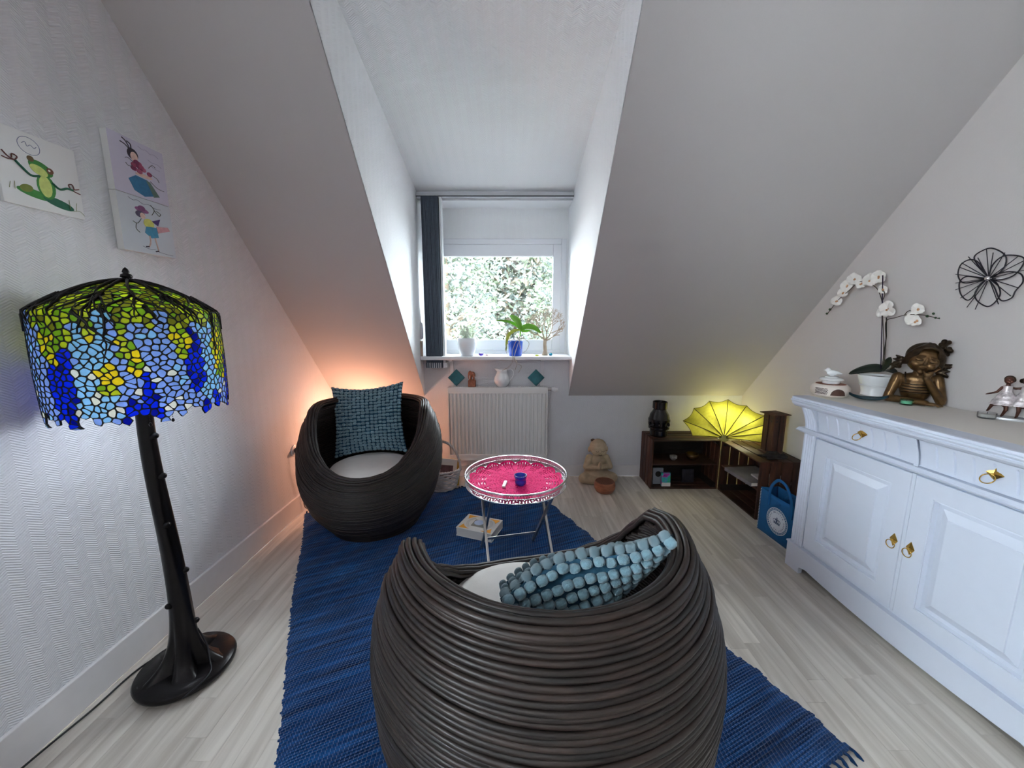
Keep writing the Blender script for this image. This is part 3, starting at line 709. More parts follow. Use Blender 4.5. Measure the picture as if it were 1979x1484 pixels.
for rr3 in (.070, .076, .082):
    for s0 in (0, PI): m_.tube([(cx2+math.cos(s0+a)*rr3*1.05, cy2+math.sin(s0+a)*rr3*.9, .0544) for a in [math.radians(-52+104*k/16) for k in range(17)]], .0006, 4)
obj('ring_print', m_, greyp, t)
#PART3

# ------------------------------------------------------------------ stained-glass floor lamp
LC = Vector((-1.268, 1.308, 0)); LR = .229
lamp = thing('floor_lamp', 'tall floor lamp with a stained-glass wisteria shade and dark tree-trunk stand', 'lamp', LC)
CAMDIR = math.atan2(-LC.y, -LC.x)       # azimuth from the lamp to the viewer's side of the room
# stand
m_ = MB(); m_.lathe([(0, .008), (.144, .008), (.156, .014), (.159, .026), (.153, .036), (.10, .042), (0, .046)], 56)
o = obj('base_plate', m_, M['lampmetal'], lamp, smooth=True)
def trunk(u, v):
    a = u*2*PI; z = .036+v*1.0
    r = .0235+.010*(1-v)+.058*math.exp(-v*20)+.012*math.exp(-v*5)
    g = math.exp(-v*9); r *= 1+g*.28*math.sin(5*a+v*10)+g*.14*math.sin(9*a+1)+.045*math.sin(3*a+v*9)*(1-g)
    cx_ = .008*math.sin(v*5.5); cy_ = .006*math.sin(v*4+1)
    return Vector((cx_*(1-g)+r*math.cos(a), cy_*(1-g)+r*math.sin(a), z))
m_ = MB(); m_.grid(trunk, 48, 70); o = obj('trunk', m_, M['lampmetal'], lamp, smooth=True)
for (a, z, l) in ((CAMDIR+.9, .80, .004), (CAMDIR+.2, .62, .002), (CAMDIR+1.1, .42, .006), (CAMDIR-1.2, .30, .004), (CAMDIR+1.2, .20, .006), (CAMDIR+.7, .95, .008)):
    u = (a/(2*PI)) % 1; q = trunk(u, (z-.036)/1.0); c = trunk((u+.5) % 1, (z-.036)/1.0); d = (q-c).normalized()
    m_ = MB(); m_.cap(q-d*.014, q+d*l*.5+Vector((0, 0, .004)), .016, .011, 12); obj('knot', m_, M['lampmetal'], lamp, smooth=True)
for k in range(4):
    a = CAMDIR+.6+k*PI/2; m_ = MB(); m_.lathe([(.012, 0), (.016, .003), (.016, .012), (.0, .012)], 12, (math.cos(a)*.13, math.sin(a)*.13, 0)); obj('foot', m_, M['lampmetal'], lamp)
ZB, ZT_ = 1.040, 1.378       # hem and shoulder of the shade
SH = ZT_-ZB
CIRC = 2*PI*LR
def shade(a, s, off=0):
    # s<SH: cylinder wall ; beyond: domed crown towards the finial
    if s <= SH: r = LR+off; z = ZB+s; rr = .004*math.sin(PI*s/SH); r += rr
    else:
        q = min((s-SH)/.25, 1); r = LR*(1-.97*q)+off*.5; z = ZT_+.098*(1-(1-q)**1.75)+off*.8
    return Vector((r*math.cos(a), r*math.sin(a), z))
def hem(a):
    return .014+.014*math.sin(a*13+.5)+.013*math.sin(a*23+2)+.006*math.sin(a*41)
rv = np.random.RandomState(5); CELL = .0190
pts = []
rows = int((SH+.20)/(CELL*.86))
for j in range(rows):
    s = j*CELL*.86+.002
    cir = CIRC if s < SH else CIRC*max(.1, 1-.97*min((s-SH)/.25, 1))
    n = max(8, int(cir/(CELL*1.12)))
    for k in range(n):
        a = (k+.5*(j % 2))/n*CIRC+rv.uniform(-.44, .44)*cir/n*(CIRC/cir); pts.append((a, s+rv.uniform(-.44, .44)*CELL*.86))
pts = np.array(pts)
def kx(s): return 1 if s < SH else max(.1, 1-.97*min((s-SH)/.25, 1))
def cell(i):
    p = pts[i]; k = kx(p[1]); d = pts-p; d[:, 0] = (d[:, 0]+CIRC/2) % CIRC-CIRC/2; d[:, 0] *= k
    dist = (d**2).sum(1); idx = np.argsort(dist)[1:16]; B = .028
    poly = [(-B, -B), (B, -B), (B, B), (-B, B)]
    for q in idx:
        n = d[q]; m = dist[q]/2; out = []
        for a in range(len(poly)):
            A, C = poly[a], poly[(a+1) % len(poly)]; da = A[0]*n[0]+A[1]*n[1]-m; dc = C[0]*n[0]+C[1]*n[1]-m
            if da <= 0: out.append(A)
            if da*dc < 0: t = da/(da-dc); out.append((A[0]+(C[0]-A[0])*t, A[1]+(C[1]-A[1])*t))
        poly = out
        if len(poly) < 3: return None
    return [(x/k, y) for x, y in poly]
def rounded(poly, w):           # inset, then one round of corner cutting
    n = len(poly); cx_ = sum(p[0] for p in poly)/n; cy_ = sum(p[1] for p in poly)/n; out = []
    inn = []
    for (x, y) in poly:
        l = math.hypot(x-cx_, y-cy_) or 1e-6; f = max(.25, 1-w/l*1.25); inn.append((cx_+(x-cx_)*f, cy_+(y-cy_)*f))
    for i in range(n):
        a, b = inn[i], inn[(i+1) % n]
        out.append((a[0]*.78+b[0]*.22, a[1]*.78+b[1]*.22)); out.append((a[0]*.22+b[0]*.78, a[1]*.22+b[1]*.78))
    return out
GL = {k: translucent('glass_'+k, tuple(min(.9, x*.95) for x in c), .85) for k, c in dict(peri=srgb(140, 174, 244), cyan=srgb(146, 208, 248), deep=srgb(4, 40, 226), navy=srgb(2, 16, 150), ivory=srgb(250, 246, 226),
      lime=srgb(200, 214, 36), green=srgb(128, 176, 30), yellow=srgb(252, 216, 24), olive=srgb(128, 128, 30)).items()}
GK = list(GL)
def blob(x, v, cx_, v0, v1, w):
    if not v0 <= v <= v1: return False
    q = (v-v0)/(v1-v0); return abs(x-cx_) < w*math.sin(PI*min(1, .12+.85*q))**.6
def colour(a, s, r):
    rel = (a-CAMDIR+PI) % (2*PI)-PI; front = abs(rel) < PI/2
    x = math.sin(rel) if front else -math.sin(rel)     # sx: -1 left .. 1 right seen from the room
    x = -x if False else x
    v = s/SH
    if v > 1.0: return 'olive' if r.random() < .45 else ('green' if r.random() < .4 else 'lime')
    if v > .88 and not (.18 < x < .34 or x < -.9 or -.35 < x < -.2): return r.choice(['lime', 'green', 'olive', 'lime'])
    for (c, v0, v1, w) in ((-.76, .55, .95, .09), (-.62, .70, .95, .06), (-.30, .28, .58, .085), (-.40, .70, .95, .07), (-.05, .46, .80, .09), (-.14, .62, .9, .05), (.44, .58, .98, .075), (.36, .75, .98, .06), (.86, .35, .9, .07), (.95, .55, .95, .05)):
        if blob(x, v, c, v0, v1, w): return r.choice(['lime', 'yellow', 'lime', 'green', 'yellow'])
    for (c, v0, v1, w) in ((-.70, .0, .82, .105), (-.12, -.1, .30, .07), (.05, -.1, .45, .095), (.56, .22, .85, .10), (.78, -.1, .25, .06), (.62, -.05, .14, .07), (.97, .0, .6, .05), (.38, .55, .68, .05)):
        if blob(x, v, c, v0, v1, w): return 'deep' if r.random() < .78 else 'navy'
    if v < .62 and r.random() < (.10+.10*(abs(x+.5) < .12)+.12*(abs(x-.38) < .08)+.1*(abs(x-.2) < .07)): return 'ivory'
    if -.62 < x < -.24 or .62 < x < .84: return 'cyan' if r.random() < .85 else 'peri'
    return 'peri' if r.random() < .9 else 'cyan'
pyr = random.Random(3); came = MB(); cells = []
for i in range(len(pts)):
    a0_, s0_ = pts[i][0]/LR, pts[i][1]
    if s0_ < hem(a0_)+.004 or s0_ > SH+.185: continue
    poly = cell(i)
    if not poly: continue
    cells.append((i, poly))
glass = []
for i, poly in cells:
    px_, ps_ = pts[i]; inn = rounded(poly, .0019); inn2 = rounded(poly, .0009); n = len(poly)
    # came ring: cell outline (doubled corner points) to glass outline
    outer = []
    for q in range(n):
        a, b = poly[q], poly[(q+1) % n]; outer.append(a); outer.append(b)
    O = [shade((px_+x)/LR, max(ps_+y, 0), .0012) for x, y in outer]; I = [shade((px_+x)/LR, max(ps_+y, 0), .0022) for x, y in inn]; k = len(O)
    O2 = [shade((px_+x)/LR, max(ps_+y, 0), -.0025) for x, y in outer]
    came.add(O+I+O2, [(q, (q+1) % k, k+(q+1) % k, k+q) for q in range(k)]+[(2*k+(q+1) % k, 2*k+q, k+q, k+(q+1) % k) for q in range(k)])
    G = [shade((px_+x)/LR, max(ps_+y, 0), .0008) for x, y in inn2]; ce = shade(px_/LR, ps_, .0012)
    c_ = colour(px_/LR, ps_, pyr)
    area = sum((inn[q][0]*inn[(q+1) % k][1]-inn[(q+1) % k][0]*inn[q][1]) for q in range(k))/2
    rel = abs((px_/LR-CAMDIR+PI) % (2*PI)-PI)
    glass.append((-(abs(area)*max(0, math.cos(rel)) if ps_ < SH else 0), i, G, ce, c_, ps_))
obj('lead_came', came, mat('lead_came', srgb(10, 10, 12), .5, .3), lamp)
glass.sort(key=lambda g: g[0]); restg = MB()
for n_, (w_, i, G, ce, c_, ps_) in enumerate(glass):
    if ps_ > SH+.06 and pyr.random() < .16: continue
    fs = [(q, (q+1) % len(G), len(G)) for q in range(len(G))]
    if n_ < 299:
        m_ = MB(); m_.add(G+[ce], fs); obj('glass_piece', m_, GL[c_], lamp, smooth=True)
    else: restg.add(G+[ce], fs, GK.index(c_))
o = obj('glass_pieces', restg, [GL[k] for k in GK], lamp, smooth=True); o['kind'] = 'stuff'
# branches running over the shade
br = MB(); rb_ = random.Random(12)
def limb(a, s, ds, da, w, n=9):
    P_, R_ = [], []
    for k in range(n+1):
        q = k/n; P_.append(shade(a, s, .003)); R_.append(w*(1-.72*q)); s -= ds/n; a += da/n+rb_.uniform(-.028, .028)
    br.tube(P_, R_, 6, flat=.6); return a, s
for k in range(22):
    a0_ = CAMDIR+k*2*PI/22+rb_.uniform(-.12, .12)
    a1_, s1_ = limb(a0_, SH+.235, .17, rb_.uniform(-.25, .25), .010)
    a2_, s2_ = limb(a1_, SH+.085, rb_.uniform(.10, .15), rb_.uniform(-.22, .22), .0075)
    limb(a1_, SH+.06, rb_.uniform(.08, .12), rb_.uniform(.15, .4), .006)
    limb(a1_, SH+.08, rb_.uniform(.06, .10), rb_.uniform(-.45, -.15), .006)
limb(CAMDIR-.30, SH+.02, .17, .02, .0075); limb(CAMDIR-.55, SH+.0, .10, .26, .006); limb(CAMDIR+1.0, SH-.0, .15, -.02, .0055); limb(CAMDIR+.12, SH+.02, .06, .2, .008)
obj('branches', br, M['lampmetal'], lamp, smooth=True)
m_ = MB(); zf = ZT_+.096; m_.lathe([(0, zf), (.030, zf+.002), (.022, zf+.006), (.010, zf+.010), (.008, zf+.014), (.016, zf+.018), (.014, zf+.026), (.007, zf+.030), (.010, zf+.034), (.006, zf+.044), (0, zf+.050)], 20)
obj('finial', m_, M['lampmetal'], lamp, smooth=True)
for da in (-.15, .62):
    a = CAMDIR+.18+da; p = Vector((math.cos(a)*.085, math.sin(a)*.085, 0)); m_ = MB()
    for k in range(20): m_.ell((p.x, p.y, 1.015+k*.006), .0016, 6, 4)
    m_.lathe([(0, 0), (.004, .002), (.0045, .008), (.002, .013), (0, .013)], 10, (p.x, p.y, 1.002)); obj('pull_chain', m_, M['lampmetal'], lamp, smooth=True)
m_ = MB(); m_.tube([(0, 0, 1.03), (0, 0, 1.46)], .006, 10)
for a in (0, 2.1, 4.2): m_.tube([(0, 0, 1.19), (math.cos(a)*.05, math.sin(a)*.05, 1.185), (math.cos(a)*.055, math.sin(a)*.055, 1.17)], .007, 8); m_.tube([(0, 0, 1.386), (math.cos(a)*(LR-.003), math.sin(a)*(LR-.003), 1.386)], .002, 6)
obj('lamp_holder', m_, M['lampmetal'], lamp, smooth=True)
bm_, nt_, P_ = newmat('lit_bulb'); P_.inputs['Emission Color'].default_value = (.8, .88, 1, 1); P_.inputs['Emission Strength'].default_value = 8
for a in (0, 2.1, 4.2):
    p = Vector((math.cos(a)*.055, math.sin(a)*.055, 1.14)); m_ = MB(); m_.ell(p, .036, 16, 10); obj('bulb', m_, bm_, lamp, smooth=True)
    l = light('bulb_light', 'POINT', LC+p+Vector((0, 0, .0)), 38, (.72, .84, 1.0), .036)
# flex
m_ = MB(); pl = [Vector((-1.285, 1.40, .05)), Vector((-1.34, 1.43, .03)), Vector((-1.41, 1.40, .012)), Vector((-1.463, 1.30, .006)), Vector((-1.47, 1.15, .006)), Vector((-1.475, .98, .02)), Vector((-1.485, .8, .02)), Vector((-1.49, .5, .006))]
def smooth_path(P, n=8):
    out = []
    for i in range(len(P)-1):
        p0, p1, p2, p3 = P[max(i-1, 0)], P[i], P[i+1], P[min(i+2, len(P)-1)]
        for k in range(n):
            t = k/n; out.append(.5*((2*p1)+(p2-p0)*t+(2*p0-5*p1+4*p2-p3)*t*t+(3*p1-p0-3*p2+p3)*t**3))
    out.append(P[-1]); return out
pl = [p-LC for p in pl]; m_.tube(smooth_path(pl), .0035, 8)
a = CAMDIR; loop = [Vector((.034, .03, .16)), Vector((.07, .02, .10)), Vector((.10, -.01, .055)), Vector((.128, -.045, .044)), Vector((.128, -.09, .040)), Vector((.10, -.14, .03))]
m_.tube(smooth_path(loop), .003, 8); obj('flex', m_, M['cord'], lamp, smooth=True)
m_ = MB()
for k in range(4): m_.tube([Vector((-.03-.02*k, .125+.012*k, .008+.006*(k % 2))), Vector((-.06, .15, .02)), Vector((-.11, .12+.008*k, .012+.004*k))], .004, 8)
obj('flex_coil', m_, M['cord'], lamp, smooth=True)

# ------------------------------------------------------------------ radiator
y0r = 3.135; a_, b_, c_ = at(864, 749, y=y0r), at(1059, 749, y=y0r), at(868, 890, y=y0r)
rx0, rx1, rz1, rz0 = a_.x, b_.x, a_.z, c_.z
rad = thing('radiator', 'white ribbed panel radiator on the knee wall under the window', 'radiator', (0, 0, 0))
def ribs(u, v):
    x = rx0+.012+(rx1-rx0-.024)*u; n = 25; ph = (u*n) % 1; d = .013*max(0, min(1, (abs(ph-.5)-.22)*9+.0)); e = min(1, min(v, 1-v)*24)
    z = rz0+.05+(rz1-rz0-.10)*v; return Vector((x, y0r+.001+.006*(1-e)+d*e, z))
m_ = MB(); m_.grid(ribs, 250, 36); obj('ribbed_front', m_, M['rad'], rad, smooth=True, angle=50)
m_ = MB(); fr_ = frame_mb(rx0, rx1, rz0, rz1, .012, y0r, y0r+.012, wt=.05, wb_=.05); m_.add(fr_.v, fr_.f); m_.bb(rx0+.001, rx1-.001, y0r+.016, y0r+.019, rz0, rz1)
m_.bb(rx0, rx0+.0015, y0r+.012, y0r+.085, rz0+.02, rz1-.001); m_.bb(rx1-.0015, rx1, y0r+.012, y0r+.085, rz0+.02, rz1-.001); obj('panel', m_, M['rad'], rad, bevel=.002)
m_ = MB(); m_.bb(rx0+.004, rx1-.004, y0r+.016, y0r+.084, rz1-.006, rz1-.0045)
for k in range(46): x = rx0+.012+(rx1-rx0-.024)*k/45; m_.bb(x-.0025, x+.0025, y0r+.020, y0r+.080, rz1-.0045, rz1-.0015)
m_.bb(rx0+.004, rx1-.004, y0r+.047, y0r+.053, rz1-.0045, rz1-.001)
obj('top_grille', m_, M['rad'], rad)
m_ = MB(); m_.bb(rx0+.006, rx1-.006, y0r+.018, y0r+.082, rz1-.020, rz1-.012); obj('inner_fins', m_, M['blackmat'], rad)
v_ = at(1074, 752, y=y0r+.03); m_ = MB(); Rv = Matrix.Rotation(PI/2, 3, 'Y')
m_.lathe([(.008, 0), (.008, .02), (.012, .022), (.012, .03)], 14, (rx1, v_.y, v_.z-.003), R=Rv); ob = obj('valve', m_, M['steel'], rad, smooth=True, angle=40)
m_ = MB(); m_.lathe([(.012, .03), (.019, .034), (.020, .05), (.022, .052), (.022, .060), (.018, .062), (.017, .085), (.0, .088)], 18, (rx1, v_.y, v_.z-.003), R=Rv); obj('thermostat_head', m_, M['white'], ob, smooth=True, angle=40)
m_ = MB(); m_.tube([(rx1-.03, y0r+.05, rz0+.02), (rx1-.03, y0r+.05, .02), (rx1-.03, YB-.02, .012)], .008, 10); m_.tube([(rx0+.03, y0r+.05, rz0+.02), (rx0+.03, y0r+.05, .02), (rx0+.03, YB-.02, .012)], .008, 10); obj('pipes', m_, M['rad'], rad, smooth=True)

# ------------------------------------------------------------------ things on the radiator
zr1 = rz1-.001
c = at(971, 747, z=zr1); jy = y0r+.05
x_ = at(970, 730, y=jy).x; t = thing('jug', 'white ceramic jug with a curved handle standing on the radiator', 'jug', (x_, jy, zr1))
m_ = MB(); m_.lathe([(0, 0), (.036, 0), (.042, .004), (.061, .03), (.067, .055), (.060, .085), (.045, .115), (.042, .13), (.047, .15), (.043, .15), (.038, .13), (.041, .113), (.055, .084), (.061, .055), (.055, .03), (.035, .01), (0, .008)], 36)
for i, v in enumerate(m_.v):
    if v[2] > .135 and v[0] < -.02: m_.v[i] = (v[0]*1.38, v[1]*.72, v[2]+.004)
obj('body', m_, M['ceramic'], t, smooth=True)
m_ = MB(); m_.tube(smooth_path([Vector(p) for p in ((.044, 0, .140), (.070, 0, .148), (.092, 0, .128), (.086, 0, .085), (.062, 0, .048))]), .0062, 10); obj('handle', m_, M['ceramic'], t, smooth=True)
def tile(px, py, lab, rz):
    p = at(px, py, y=YB-.03); h = .102; m_ = MB(); m_.box((0, 0, 0), (h, .008, h), rot=(0, PI/4, 0))
    o = obj('tile', m_, M['teal'], None, bevel=.0015, loc=(p.x, YB-.026, zr1+h*.7071+.001)); o.rotation_euler = (math.radians(-9), 0, rz); tag(o, lab, 'tile', 'teal tiles behind the radiator')
tile(882, 730, 'teal glazed square tile standing on its corner at the left end of the radiator', 0)
tile(1036, 729, 'teal glazed square tile standing on its corner at the right end of the radiator', .05)
wd = mat('carved_redwood', srgb(142, 84, 60), .6, var=.35, vscale=60, bump=.001, bscale=120)
x_ = at(912, 730, y=jy).x; t = thing('elephant_carving', 'small reddish carved wooden elephant on a block standing on the radiator', 'figurine', (x_, jy, zr1))
m_ = MB(); m_.bb(-.031, .031, -.022, .022, 0, .056); obj('block', m_, wd, t, bevel=.004)
m_ = MB(); m_.ell((.006, 0, .108), (.021, .018, .020)); m_.cap((.016, .008, .06), (.014, .007, .10), .008, .010); m_.cap((.018, -.008, .06), (.014, -.007, .10), .008, .010); m_.cap((-.010, .008, .06), (-.006, .007, .10), .008, .010); m_.cap((-.012, -.008, .06), (-.006, -.007, .10), .008, .010)
m_.ell((-.014, 0, .120), (.014, .013, .016)); m_.cap((-.024, 0, .116), (-.029, 0, .085), .007, .005); m_.cap((-.029, 0, .085), (-.025, 0, .066), .005, .0035); m_.ell((-.008, .014, .118), (.010, .003, .013)); m_.ell((-.008, -.014, .118), (.010, .003, .013)); m_.cap((.026, 0, .105), (.029, 0, .082), .003, .002)
m_.bb(-.026, .022, -.012, .012, .050, .062)
organic('elephant', m_, wd, t, .0022, 2)

# ------------------------------------------------------------------ things on the window sill
yS = 3.20
def stone(px, py, r, col, lab, name='gemstone', yy=yS-.04):
    p = at(px, py, y=yy); rs = random.Random(int(px)); m_ = MB(); m_.ell((0, 0, 0), r, 7, 5, fn=lambda q: q*(1+rs.uniform(-.14, .14)))
    zmin = min(v[2] for v in m_.v); o = obj(name, m_, col, None, loc=(p.x, yy, sillz-zmin)); tag(o, lab, 'stone', 'coloured stones on the window sill')
stone(930, 685, (.022, .016, .012), mat('amethyst', srgb(104, 78, 190), .2, trans=.4), 'violet gemstone between the white pot and the blue pot')
stone(941, 687, (.014, .010, .007), mat('rose_quartz', srgb(236, 204, 214), .3, trans=.3), 'pale pink gemstone right beside the violet one')
stone(1038, 686, (.020, .012, .007), mat('citrine', srgb(214, 222, 90), .2, trans=.4), 'yellow gemstone at the left foot of the cream metal tree', yy=yS-.05)
stone(1064, 686, (.017, .013, .012), mat('aquamarine', srgb(10, 150, 180), .2, trans=.3), 'turquoise gemstone at the right foot of the cream metal tree', yy=yS-.05)
p = at(903, 688, y=yS); t = thing('plant_pot', 'round white pot with a pale dried plant at the left of the window sill', 'plant pot', (p.x, yS, sillz))
m_ = MB(); m_.lathe([(0, 0), (.050, 0), (.056, .006), (.072, .05), (.078, .10), (.0785, .145), (.072, .147), (.070, .10), (.05, .02), (0, .015)], 40); obj('pot', m_, M['ceramic'], t, smooth=True)
m_ = MB(); m_.lathe([(0, .125), (.071, .125)], 24); obj('soil', m_, M['drift'], t)
r = random.Random(6); m_ = MB()
for k in range(26):
    a = r.uniform(0, 2*PI); e = Vector((math.cos(a)*r.uniform(.02, .07), math.sin(a)*.04, r.uniform(.17, .24))); m_.tube([(0, 0, .125), e*.55+Vector((0, 0, .06)), e], [.002, .0015, .0008], 4)
    for q in range(4):
        b = e*(.6+.13*q)+Vector((r.uniform(-.008, .008), 0, .04*(1-q/4))); m_.ell(b, (.008, .004, .010), 6, 4)
obj('dried_plant', m_, mat('dry_plant', srgb(216, 226, 206), .8), t, smooth=True)
# orchid in the blue pot
p = at(996, 688, y=yS); t = thing('potted_orchid', 'bare-rooted green orchid with long leaves in a cobalt blue pot on the window sill', 'plant', (p.x, yS, sillz)); O_ = Vector(t.location)
L3 = lambda px, py, y=yS: at(px, py, y=y)-O_
m_ = MB(); m_.lathe([(0, 0), (.052, 0), (.055, .004), (.061, .115), (.062, .122), (.057, .122), (.05, .01), (0, .01)], 36); obj('pot', m_, M['bluepot'], t, smooth=True, angle=50)
m_ = MB(); m_.lathe([(0, .108), (.055, .108)], 24); obj('bark', m_, mat('orchid_bark', srgb(110, 88, 76), .9, bump=.004, bscale=60), t)
FACE = Vector((0, -1, .45)).normalized()
def leaf(P_, w, mat_, par, name='leaf', fold=.25, n=14):
    P_ = smooth_path([Vector(q) for q in P_], 5); m = len(P_); mb = MB(); vv = []
    for i, q in enumerate(P_):
        s = i/(m-1); tdir = (P_[min(i+1, m-1)]-P_[max(i-1, 0)]).normalized(); side = tdir.cross(FACE).normalized()
        up = side.cross(tdir); ww = w*(math.sin(PI*min(1, .10+.9*s))**.65)*(1 if s < .97 else .6)
        for k in (-1, -.5, 0, .5, 1): vv.append(q+side*ww*k+up*(abs(k)*fold*ww))
    fs = [(i*5+k, i*5+k+1, i*5+k+6, i*5+k+5) for i in range(m-1) for k in range(4)]
    mb.add(vv, fs); return obj(name, mb, mat_, par, smooth=True, solid=.0016)
cr_ = L3(1006, 637)
leaf([cr_, L3(1001, 622, yS-.02), L3(992, 614, yS-.03), L3(985, 610, yS-.04)], .026, M['leafg'], t)
leaf([cr_, L3(1018, 631), L3(1033, 634, yS-.03), L3(1046, 644, yS-.05)], .024, M['leafg'], t)
leaf([cr_, L3(997, 628, yS+.02), L3(980, 621, yS+.03), L3(958, 619, yS+.04)], .013, M['leafg'], t)
leaf([cr_, L3(992, 640, yS-.04), L3(981, 652, yS-.05), L3(978, 680, yS-.06)], .014, mat('yellowing_leaf', srgb(164, 176, 62), .5), t)['label'] = 'drooping yellowing leaf'
leaf([cr_, L3(1012, 640), L3(1026, 638, yS+.02)], .011, M['leafg'], t)
m_ = MB(); m_.tube([L3(1003, 662), L3(1005, 650), cr_], [.007, .006, .008], 8); obj('stem', m_, M['leafg'], t, smooth=True)
for P_ in (((1004, 640), (999, 600), (1004, 565), (1008, 530)), ((1008, 640), (1010, 600), (1014, 560), (1013, 525)), ((1008, 600), (1003, 575), (1000, 545))):
    m_ = MB(); m_.tube(smooth_path([L3(x, y) for x, y in P_]), .0014, 5); obj('flower_stem', m_, mat('dry_stem', srgb(120, 118, 112), .8), t, smooth=True)
r = random.Random(4)
for P_ in (((1004, 650, -.02), (996, 662, -.07), (990, 680, -.08), (991, 697, -.115), (984, 708, -.125), (971, 716, -.10)), ((1005, 652, -.02), (1000, 668, -.07), (994, 690, -.10), (999, 700, -.13), (996, 714, -.13)), ((1004, 650, 0), (994, 690, -.09), (1000, 702, -.13), (1008, 708, -.13), (1002, 720, -.12)), ((1008, 652, -.02), (1022, 662, -.03), (1018, 676, -.05), (1010, 682, -.07)), ((1002, 650, 0), (990, 656, -.05), (977, 672, -.07), (982, 688, -.08)), ((1006, 650, -.03), (1004, 662, -.07), (1006, 674, -.07))):
    m_ = MB(); m_.tube(smooth_path([L3(a, b, yS+c_) for a, b, c_ in P_]), .0024, 6); obj('aerial_root', m_, M['root'], t, smooth=True)
# cream metal tree
p = at(1053, 688, y=yS+.02); t = thing('jewellery_tree', 'cream openwork tree ornament with many bare branches at the right of the window sill', 'ornament', (p.x, yS+.02, sillz))
m_ = MB(); m_.tube([(0, 0, 0), (.002, 0, .04), (-.002, 0, .09), (0, 0, .13)], [.026, .016, .014, .014], 8, flat=.5); m_.tube([(.0, 0, .0), (.024, 0, .004)], [.02, .008], 6, flat=.5); obj('trunk', m_, M['cream'], t, smooth=True)
m_ = MB(); r = random.Random(17)
def grow(p, a, l, w, d):
    q = p+Vector((math.sin(a)*l, r.uniform(-.004, .004), math.cos(a)*l)); c = Vector((0, 0, .27)); e = q-c
    if d < 5 and math.hypot(e.x/.165, e.z/.19) > 1.0: return
    mid = (p+q)/2+Vector((r.uniform(-.006, .006), 0, r.uniform(-.006, .006))); m_.tube([p, mid, q], [w, w*.85, w*.72], 5)
    if d == 0: return
    for s in (-1, 1): grow(q, a+s*r.uniform(.22, .62), l*r.uniform(.68, .88), w*.72, d-1)
    if r.random() < .45: grow(q, a+r.uniform(-.2, .2), l*.7, w*.6, d-1)
for a in (-.9, -.35, .15, .6, 1.05): grow(Vector((0, 0, .12)), a, .075, .0066, 5)
obj('branches', m_, M['cream'], t, smooth=True)

# ------------------------------------------------------------------ stone monk and wooden diffuser
t = thing('monk_statue', 'small sandstone figure of a praying child monk sitting cross-legged against the back wall', 'statue', (.722, 3.105, 0), math.radians(4))
t.scale = (1, .92, .915)
m_ = MB()
m_.ell((0, .015, .07), (.115, .085, .07)); m_.ell((0, .012, .165), (.078, .062, .10)); m_.ell((0, .0, .215), (.070, .052, .05))
for s in (-1, 1):
    m_.cap((s*.05, .02, .06), (s*.120, -.035, .052), .055, .047); m_.cap((s*.122, -.035, .046), (s*-.01, -.088, .036), .044, .032)
    m_.cap((s*.068, .005, .232), (s*.098, -.018, .155), .034, .029); m_.cap((s*.098, -.018, .150), (s*.014, -.078, .168), .027, .019)
    m_.ell((s*.008, -.088, .190), (.0085, .015, .030)); m_.ell((s*.074, .002, .315), (.012, .018, .026)); m_.ell((s*.034, -.045, .298), (.028, .022, .026)); m_.ell((s*.030, -.058, .334), (.024, .010, .006))
    for k in range(4): m_.cap((s*.006, -.096+.006*k, .205), (s*.004, -.098+.006*k, .226-.002*k), .0045, .003)
    m_.cap((s*.016, -.083, .182), (s*.010, -.100, .200), .006, .004)
m_.ell((0, .0, .335), (.073, .072, .078)); m_.ell((0, -.02, .30), (.058, .055, .042)); m_.ell((0, -.075, .309), (.010, .009, .010)); m_.ell((0, -.062, .277), (.014, .012, .008)); m_.cap((0, 0, .24), (0, 0, .28), .034, .034)
organic('figure', m_, M['stone'], t, .0035, 2)
for s in (-1, 1):
    m_ = MB(); m_.tube([(s*(.014+.022*k/6), -.0775+.010*(k/6)**2+.001, .318-.006*math.sin(PI*k/6)) for k in range(7)], .0016, 5); obj('closed_eye', m_, M['stoneD'], t, smooth=True)
m_ = MB(); m_.tube([(-.014+.028*k/6, -.0755-.001*math.sin(PI*k/6), .286-.006*math.sin(PI*k/6)) for k in range(7)], .0026, 5); obj('mouth', m_, M['stoneD'], t, smooth=True)
m_ = MB(); m_.ell((-.040, .02, .395), (.020, .02, .014)); obj('hair_tuft', m_, M['stoneD'], t, smooth=True)
m_ = MB(); m_.grid(lambda u, v: Vector((.10-.15*u+.012*math.sin(v*9), -.052-.02*math.sin(u*3)+.03*v*u, .235-.17*v+.012*u)), 8, 8)
q = at(1160, 951, z=0); t = thing('wooden_diffuser', 'rounded reddish wooden bowl with perforated top on the floor before the stone monk', 'diffuser', (.742, 2.915, 0))
m_ = MB(); m_.lathe([(0, 0), (.055, 0), (.068, .006), (.082, .032), (.084, .058), (.079, .080), (.074, .088), (.070, .086), (0, .080)], 44); obj('bowl', m_, M['woodball'], t, smooth=True)
m_ = MB(); m_.lathe([(0, .087), (.072, .087), (.072, .082), (0, .082)], 40); lid_ = obj('lid', m_, mat('lid_wood', srgb(120, 72, 52), .6), t)
m_ = MB()
for k in range(90):
    a = k*2.39996; rr4 = .068*math.sqrt(k/90); m_.lathe([(.0027, .0872), (.0027, .0882), (0, .0882)], 6, (rr4*math.cos(a), rr4*math.sin(a), 0))
o = obj('holes', m_, M['blackmat'], t); o['kind'] = 'stuff'

